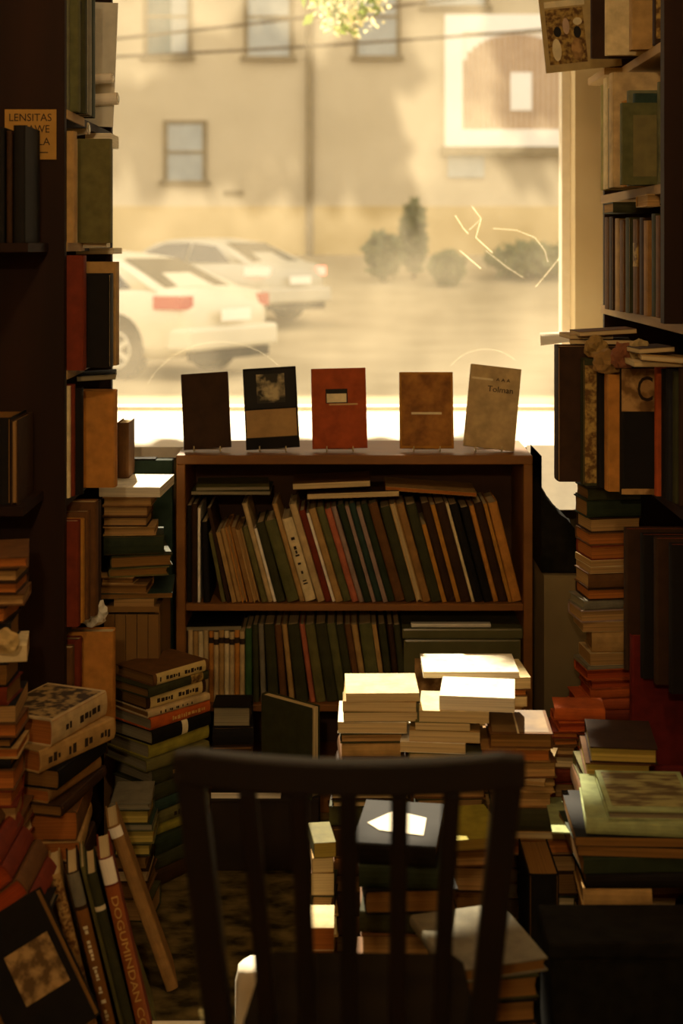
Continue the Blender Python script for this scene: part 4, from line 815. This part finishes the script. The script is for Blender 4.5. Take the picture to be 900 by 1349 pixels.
sheet('sun_patch_sheet', 'added white sheet in sun patch shape on dark pile behind chair slats', SUN_PATCH, .0008, M['paper'], 'paper', loc=SUN_PATCH[0])  # bright sun patch made as a white sheet cut to its outline
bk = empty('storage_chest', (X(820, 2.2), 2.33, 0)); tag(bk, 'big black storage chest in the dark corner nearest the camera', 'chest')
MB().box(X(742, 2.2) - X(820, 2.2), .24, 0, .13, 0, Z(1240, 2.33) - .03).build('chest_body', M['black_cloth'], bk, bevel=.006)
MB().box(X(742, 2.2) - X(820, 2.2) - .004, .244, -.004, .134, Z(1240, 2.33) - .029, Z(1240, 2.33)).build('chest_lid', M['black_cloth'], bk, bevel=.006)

# ---------------- carton, black cloth and added bright sheet between bookcase and tall pile
d = 3.58
cb = empty('olive_carton', (X(735, d), d, 0)); tag(cb, 'olive brown carton squeezed between bookcase and tall pile', 'carton')
cx0 = br_ + .006 - X(735, d); cx1 = .72 - X(735, d); ch = Z(760, d)
MB().box(cx0, cx1, 0, .3, 0, ch).build('carton_body', M['bench_wall'], cb, bevel=.002)
MB().box(cx0, cx1, .0, .145, ch, ch + .004).build('flap', M['bench_wall'], cb); MB().box(cx0, cx1, .15, .3, ch, ch + .004).build('flap', M['bench_wall'], cb)
cm = MB(); NU, NV = 14, 8
prof = [(704, 601), (707, 615), (712, 634), (720, 652), (732, 668), (745, 682), (757, 692), (762, 705), (764, 725), (765, 745), (765, 756)]
ring = []
for j in range(NV + 1):
    v = j / NV; dd = 3.60 + .22 * v; row = []
    for i, (a, b) in enumerate(prof):
        row.append((max(br_ + .003, X(a - 2 * math.sin(v * 9 + i), 3.6)), dd, max(ch + .006, Z(b, 3.6) - .02 * abs(math.sin(v * 5 + i * .6)) * (1 if i > 1 else 0) - .0)))
    row += [(br_ + .003, dd, ch + .006)]
    ring.append(row)
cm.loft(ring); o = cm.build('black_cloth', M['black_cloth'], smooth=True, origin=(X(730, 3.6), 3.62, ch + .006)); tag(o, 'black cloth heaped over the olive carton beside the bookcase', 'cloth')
sheet('paper_sheet', 'added white sheet for the sunlit sill behind black cloth', [(.515, 3.835, .79), (.70, 3.835, .79), (.70, 4.046, WB + .004), (.515, 4.046, WB + .004)], .002, M['paper'], 'paper', loc=(.6, 3.9, .79))  # white sheet added to carry the sunlit brightness behind the cloth

# ------------------------------------------------------------------ left foreground piles
M['map_print'] = noise_mat('engraved_map_print', rgb('#3a2a14'), rgb('#9a7f4a'), 45, .75, detail=6, lo=.44, hi=.58)
g5 = 'books in the engraved-book pile by the dark bookshelf'
px2 = 1 / 690.
L1 = [(.040, 'beige', 'orange', (('front', (.06, .06, .96, .94), M['map_print'], 'engraved_board'), ('smarks', .15, .75, M['ink'], 7)), 1.0, 1.0, 0), (.034, 'tan', 'orange', (('smarks', .08, .92, M['ink'], 8),), 1.05, 1.12, -8), (.03, 'black', 'brown', (), 1.02, 1.05, 6), (.02, 'light brown', 'orange', (), .9, 1.0, 2), (.018, 'dark brown', 'brown', (), 1.1, 1.1, 9),
      (.045, 'brown', 'orange', (), 1.0, 1.0, 24), (.03, 'tan', 'orange', (), 1.0, 1.0, 26), (.04, 'dark brown', 'brown', (), 1.0, 1.0, 22), (.05, 'brown', 'brown', (), 1.05, 1.05, 18), (.05, 'dark brown', 'brown', (), 1.05, 1.05, 20), (.045, 'red brown', 'brown', (), 1.05, 1.05, 16), (.05, 'dark brown', 'brown', (), 1.1, 1.1, 18)]
s_ = sum(e[0] for e in L1); tz = Z(942, 2.78); L1 = [(e[0] * tz / s_,) + e[1:] for e in L1]
corner_pile('engraved-book pile by the dark bookshelf', L1, X(68, 2.87), 2.865, 158, 0, g5, 8, .145, .2)
pile('tall stack at the frame edge by dark bookshelf', [(735, -70, 24, 'brown', 'tail', 'orange', 12, True), (750, -75, 22, 'dark brown', 'fore', 'aged', 0, True), (767, -75, 22, 'dark brown', 'fore', 'orange', 0, True), (783, -70, 28, 'brown', 'fore', 'aged', 5, True), (799, -75, 10, 'dark brown', 'fore', 'orange', -5, True), (820, -72, 12, 'black', 'spine', 'brown', 3, True), (852, -60, 28, 'cream', 'spine', 'aged', 10, False), (874, -72, 10, 'black', 'fore', 'brown', 0, True), (905, -70, 12, 'red brown', 'spine', 'brown', -4, True), (930, -70, 16, 'black', 'tail', 'aged', 4, False), (953, -70, 22, 'brown', 'fore', 'orange', 0, True), (972, -74, 16, 'black', 'fore', 'brown', -2, True), (985, -70, 23, 'tan', 'fore', 'orange', 1, True), (1000, -75, 14, 'black', 'spine', 'brown', 0, True), (1014, -72, 18, 'brown', 'fore', 'orange', 2, True), (1042, -70, 16, 'red brown', 'fore', 'orange', 0, True), 1064], 2.6, seed=41, fillcol=('red brown', 'brown', 'dark brown'))
blob_paper('crumpled_paper', 'crumpled tan paper scrap by the tall stack at frame edge', (X(8, 2.56), 2.56, Z(852, 2.6) + .001), .022, .012, .04, plain('tan_paper', rgb('#b39a62'), .8), 5, 'paper')
# slanting heap of red brown books
gs = 'red brown books sliding down at frame edge'
for i in range(5):
    t = .034; d = 2.50; off = i * (t + .002)
    base_ = Vector((X(2, d), d, Z(1235, d)))
    Mx = Matrix.Translation(base_) @ Matrix.Rotation(math.radians(-38), 4, 'Y') @ Matrix.Translation((.03 + .006 * (i % 2), .06, off)) @ Matrix.Rotation(math.radians(180), 4, 'Z')
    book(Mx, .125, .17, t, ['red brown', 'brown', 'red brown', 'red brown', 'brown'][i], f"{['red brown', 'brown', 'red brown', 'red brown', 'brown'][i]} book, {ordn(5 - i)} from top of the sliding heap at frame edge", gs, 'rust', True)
# leaning tall spines on the floor
gk = 'tall books leaning together on the floor'
d = 2.62; kk = d / F
def lean_book(px_tl, px_tr, py_t, lean, col, label, deco=(), h=None, dd=0, pages='cream', tilt_w=.115, yaw=12):
    """left top corner at px_tl, py_t"""
    dk_ = d + dd; t = (px_tr - px_tl) * dk_ / F * math.cos(math.radians(lean)); H = h or (Z(py_t, dk_) / math.cos(math.radians(lean)))
    xb = X(px_tl, dk_) + H * math.sin(math.radians(lean))
    Mx = Matrix.Translation((xb, dk_, .0005)) @ Matrix.Rotation(math.radians(yaw), 4, 'Z') @ Matrix.Rotation(math.radians(-lean), 4, 'Y') @ UP_CAM @ Matrix.Translation((tilt_w / 2, H / 2, 0))
    return book(Mx, tilt_w, H, t, col, label, gk, pages, True, deco)
M['speckle'] = noise_mat('speckled_tan_spine_paper', rgb('#6a4420'), rgb('#b08a4c'), 120, .8, lo=.4, hi=.6)
lean_book(66, 81, 1150, 13, 'tan', 'speckled tan tall book, farthest from rug among leaning books', (('spine', .02, .52, M['speckle'], 'spine_paper'), ('spine', .56, .98, M['speckle'], 'spine_paper')))
lean_book(89, 105, 1147, 13, 'dark brown', 'dark tall leaning book with grey top and ornate gold lettering', (('spine', .82, .995, cover_mat('grey'), 'spine_cap'), ('spine', .05, .80, plain('gold_brown_spine', rgb('#7a4e1c'), .6), 'spine_panel'), ('smarks', .08, .72, M['pale_ink'], 9)))
lean_book(107, 113, 1138, 13.5, 'olive', 'very thin olive leaning book between the lettered books', (), dd=.01)
lean_book(115, 129, 1148, 13.5, 'dark olive', 'dark leaning book with pale ruled border on spine', (('spine', .80, .825, M['pale_ink'], 'spine_border'), ('spine', .03, .045, M['pale_ink'], 'spine_border')), dd=.0)
lean_book(131, 149, 1128, 12.5, 'red brown', 'orange brown leaning book with white top and long gilt title', (('spine', .87, .995, M['paper'], 'spine_cap'), ('spine', .03, .86, plain('burnt_orange_spine', rgb('#8a4a1c'), .6), 'spine_panel'), ('stext', 'DOGUMINDAN CO', .48, .66, M['gold'])))
lean_book(143, 160, 1090, 19, 'light brown', 'light brown book leaning behind the orange brown one', (('spine', .93, .99, M['paper'], 'spine_cap'),), dd=.24, h=.36)
lean_book(152, 161, 1150, 18, 'olive', 'short olive book leaning against the light brown one', (), dd=.115, h=.22)
bx_ = [(99, 118, 1062, 1086, 'black')]
# dark book with pasted picture, bottom corner
d = 2.42
Mx = Matrix.Translation((X(30, d), d + .05, .0006)) @ Matrix.Rotation(math.radians(-33), 4, 'Y') @ Matrix.Rotation(math.radians(-14), 4, 'X') @ FACE
M['picture_tan'] = noise_mat('tan_engraving', rgb('#5a4422'), rgb('#a98a55'), 40, .7, lo=.4, hi=.6)
cc = Vector((X(38, d), d + .04, Z(1296, d)))
R_ = Matrix.Rotation(math.radians(-32), 4, 'Y') @ Matrix.Rotation(math.radians(-16), 4, 'X')
hh = .23; ww = .15
low_z = cc.z - (hh / 2 * math.cos(math.radians(32)) + ww / 2 * math.sin(math.radians(32)))
Mx = Matrix.Translation(cc) @ R_ @ FACE
book(Mx, ww, hh, .03, 'black', 'black book propped askew with pasted tan picture on cover', None, 'brown', True, (('front', (.34, .32, .92, .70), M['picture_tan'], 'pasted_picture'),))
flatbook(-60, 70, 1214, .017, 2.5, 'black', 'thin black book with pale spine label lying aslant above pasted picture', -14, 0, 'grey', 'spine', True, None, Z(1216, 2.5), .06, (('spine', .03, .97, M['label_cream'], 'spine_label'), ('smarks', .1, .9, M['ink'], 10)))

# white sunlit things low on the floor
pb = MB(); n = 18; rings = []
for zf, rf in ((0, .95), (.1, 1), (.5, .98), (.82, .97), (.94, .88), (.99, .66), (1.0, .3)):
    rings.append([(.041 * rf * math.cos(2 * math.pi * k2 / n) * (1 + .05 * math.sin(3 * k2 + zf * 9)), .041 * rf * math.sin(2 * math.pi * k2 / n) * (1 + .05 * math.cos(2 * k2)), .195 * zf) for k2 in range(n)])
pb.loft(rings); o = pb.build('paper_bag', M['paper'], smooth=True); o.location = (X(338, 2.58), 2.6, 0); tag(o, 'small white sunlit paper bag standing on floor behind chair post', 'paper bag')
o = MB().box(-.075, .065, 0, .12, 0, .03).build('white_pad', M['paper'], bevel=.012, seg=3); o.location = (X(235, 2.66), 2.59, 0); tag(o, 'white padded envelope lying sunlit on floor by leaning books', 'envelope')

# ------------------------------------------------------------------ chair (its back towards the camera)
ch_ = empty('slat_back_chair', M=Matrix.Translation((X(461, 1.72), 1.72, 0)) @ Matrix.Rotation(math.radians(-2), 4, 'Z')); tag(ch_, 'dark wooden slat-back chair in front of the book piles', 'chair')
CW = M['chair_wood']
def yb(z): return .02 - (z - .45) * .14 if z > .45 else .02 + (.45 - z) * -.10      # back rakes towards the viewer with height
ZT = .908
def hw_(z): return .150 + (z - .45) / (.9 - .45) * .040
for s in (-1, 1):
    zs = [0, .2, .45, .6, .75, .88]
    rings = []
    for z in zs:
        hx = s * (hw_(z) if z > .3 else .150); w2 = .0165 if z > .5 else .019
        rings.append([(hx - w2, yb(z) - .014, z), (hx + w2, yb(z) - .014, z), (hx + w2, yb(z) + .014, z), (hx - w2, yb(z) + .014, z)])
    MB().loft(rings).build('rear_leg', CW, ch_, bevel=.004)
N = 14; rings = []
for i in range(N + 1):
    u = -1 + 2 * i / N; xx = u * .2075; bow = -.022 * (1 - u * u); zt = ZT - .006 * (1 - u * u); zb = ZT - .042 - .004 * (1 - u * u)
    if abs(u) > .95: zt -= .006
    rings.append([(xx, yb(.87) + bow - .012, zb), (xx, yb(.89) + bow - .012, zt), (xx, yb(.89) + bow + .012, zt), (xx, yb(.87) + bow + .012, zb)])
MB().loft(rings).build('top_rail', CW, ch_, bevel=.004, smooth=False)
for xt, xb in ((-.119, -.094), (-.058, -.049), (0, 0), (.060, .056), (.121, .106)):
    bow = -.022 * (1 - (xt / .2) ** 2); rings = []
    for z, f in ((.46, 0), (.55, .2), (.66, .45), (.78, .75), (.862, 1)):
        x = xb + (xt - xb) * f; ww_ = .0105; y = yb(z) + bow * f
        rings.append([(x - ww_, y - .006, z), (x + ww_, y - .006, z), (x + ww_, y + .006, z), (x - ww_, y + .006, z)])
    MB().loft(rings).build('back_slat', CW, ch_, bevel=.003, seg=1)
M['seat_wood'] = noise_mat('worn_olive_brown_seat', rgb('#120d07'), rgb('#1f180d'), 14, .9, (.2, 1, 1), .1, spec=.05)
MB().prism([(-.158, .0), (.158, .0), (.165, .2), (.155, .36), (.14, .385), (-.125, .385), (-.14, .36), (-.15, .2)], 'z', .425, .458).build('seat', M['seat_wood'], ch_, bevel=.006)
for s in (-1, 1):
    MB().loft([[(s * x - r, y - r, z), (s * x + r, y - r, z), (s * x + r, y + r, z), (s * x - r, y + r, z)] for x, y, z, r in ((.135, .36, 0, .013), (.125, .345, .424, .018))]).build('front_leg', CW, ch_, bevel=.003)
    MB().tube([(s * .145, .01, .2), (s * .131, .35, .2)], .009, 8).build('stretcher', CW, ch_)
MB().tube([(-.128, .35, .26), (.128, .35, .26)], .009, 8).build('stretcher', CW, ch_); MB().tube([(-.146, .0, .28), (.146, .0, .28)], .009, 8).build('stretcher', CW, ch_)

# ------------------------------------------------------------------ unseen lamps added as warm interior fill
def pendant(x, y, z, energy, label):
    lp = empty('fill_lamp', (x, y, z)); tag(lp, label, 'lamp', 'added fill lamps')
    MB().tube([(0, 0, .18), (0, 0, 3.2 - z)], .005, 6).build('cord', M['black_cloth'], lp)
    n = 24
    MB().loft([[(r * math.cos(2 * math.pi * k2 / n), r * math.sin(2 * math.pi * k2 / n), z_) for k2 in range(n)] for r, z_ in ((.16, -.02), (.13, .06), (.06, .14), (.02, .18))], cap=False).build('lamp_shade', M['tan_wood'], lp, smooth=True)
    bm = bmesh.new(); bmesh.ops.create_uvsphere(bm, u_segments=16, v_segments=10, radius=.04); me = bpy.data.meshes.new('bulb'); bm.to_mesh(me); bm.free()
    link('bulb', me, emit('warm_bulb', (1.0, .62, .28), 12.0), lp, True)
    li = bpy.data.lights.new('fill_light', 'POINT'); li.energy = energy; li.color = (1.0, .69, .38); li.shadow_soft_size = .06
    lo_ = bpy.data.objects.new('fill_light', li); C.objects.link(lo_); lo_.location = (x, y, z - .08)
pendant(-.05, 1.75, 2.62, 25.0, 'unseen pendant added as warm fill above the chair')
pendant(-.15, -.9, 2.25, 80.0, 'unseen pendant added as warm fill at the back of the shop')

# ------------------------------------------------------------------ books past the 300 largest in view, joined
if REST_DATA:
    vs, fs, mi, mats = [], [], [], []
    for Mx, v, f, m in REST_DATA:
        if m not in mats: mats.append(m)
        n0 = len(vs); vs += [tuple(Mx @ Vector(p)) for p in v]; fs += [tuple(i + n0 for i in q) for q in f]; mi += [mats.index(m)] * len(f)
    me = bpy.data.meshes.new('packed_books'); me.from_pydata(vs, [], fs)
    for m in mats: me.materials.append(m)
    for p, k_ in zip(me.polygons, mi): p.material_index = k_
    o = bpy.data.objects.new('packed_books', me); C.objects.link(o)
    tag(o, 'remaining half hidden books packed low in the piles and shelf rows', 'books', kind='stuff')
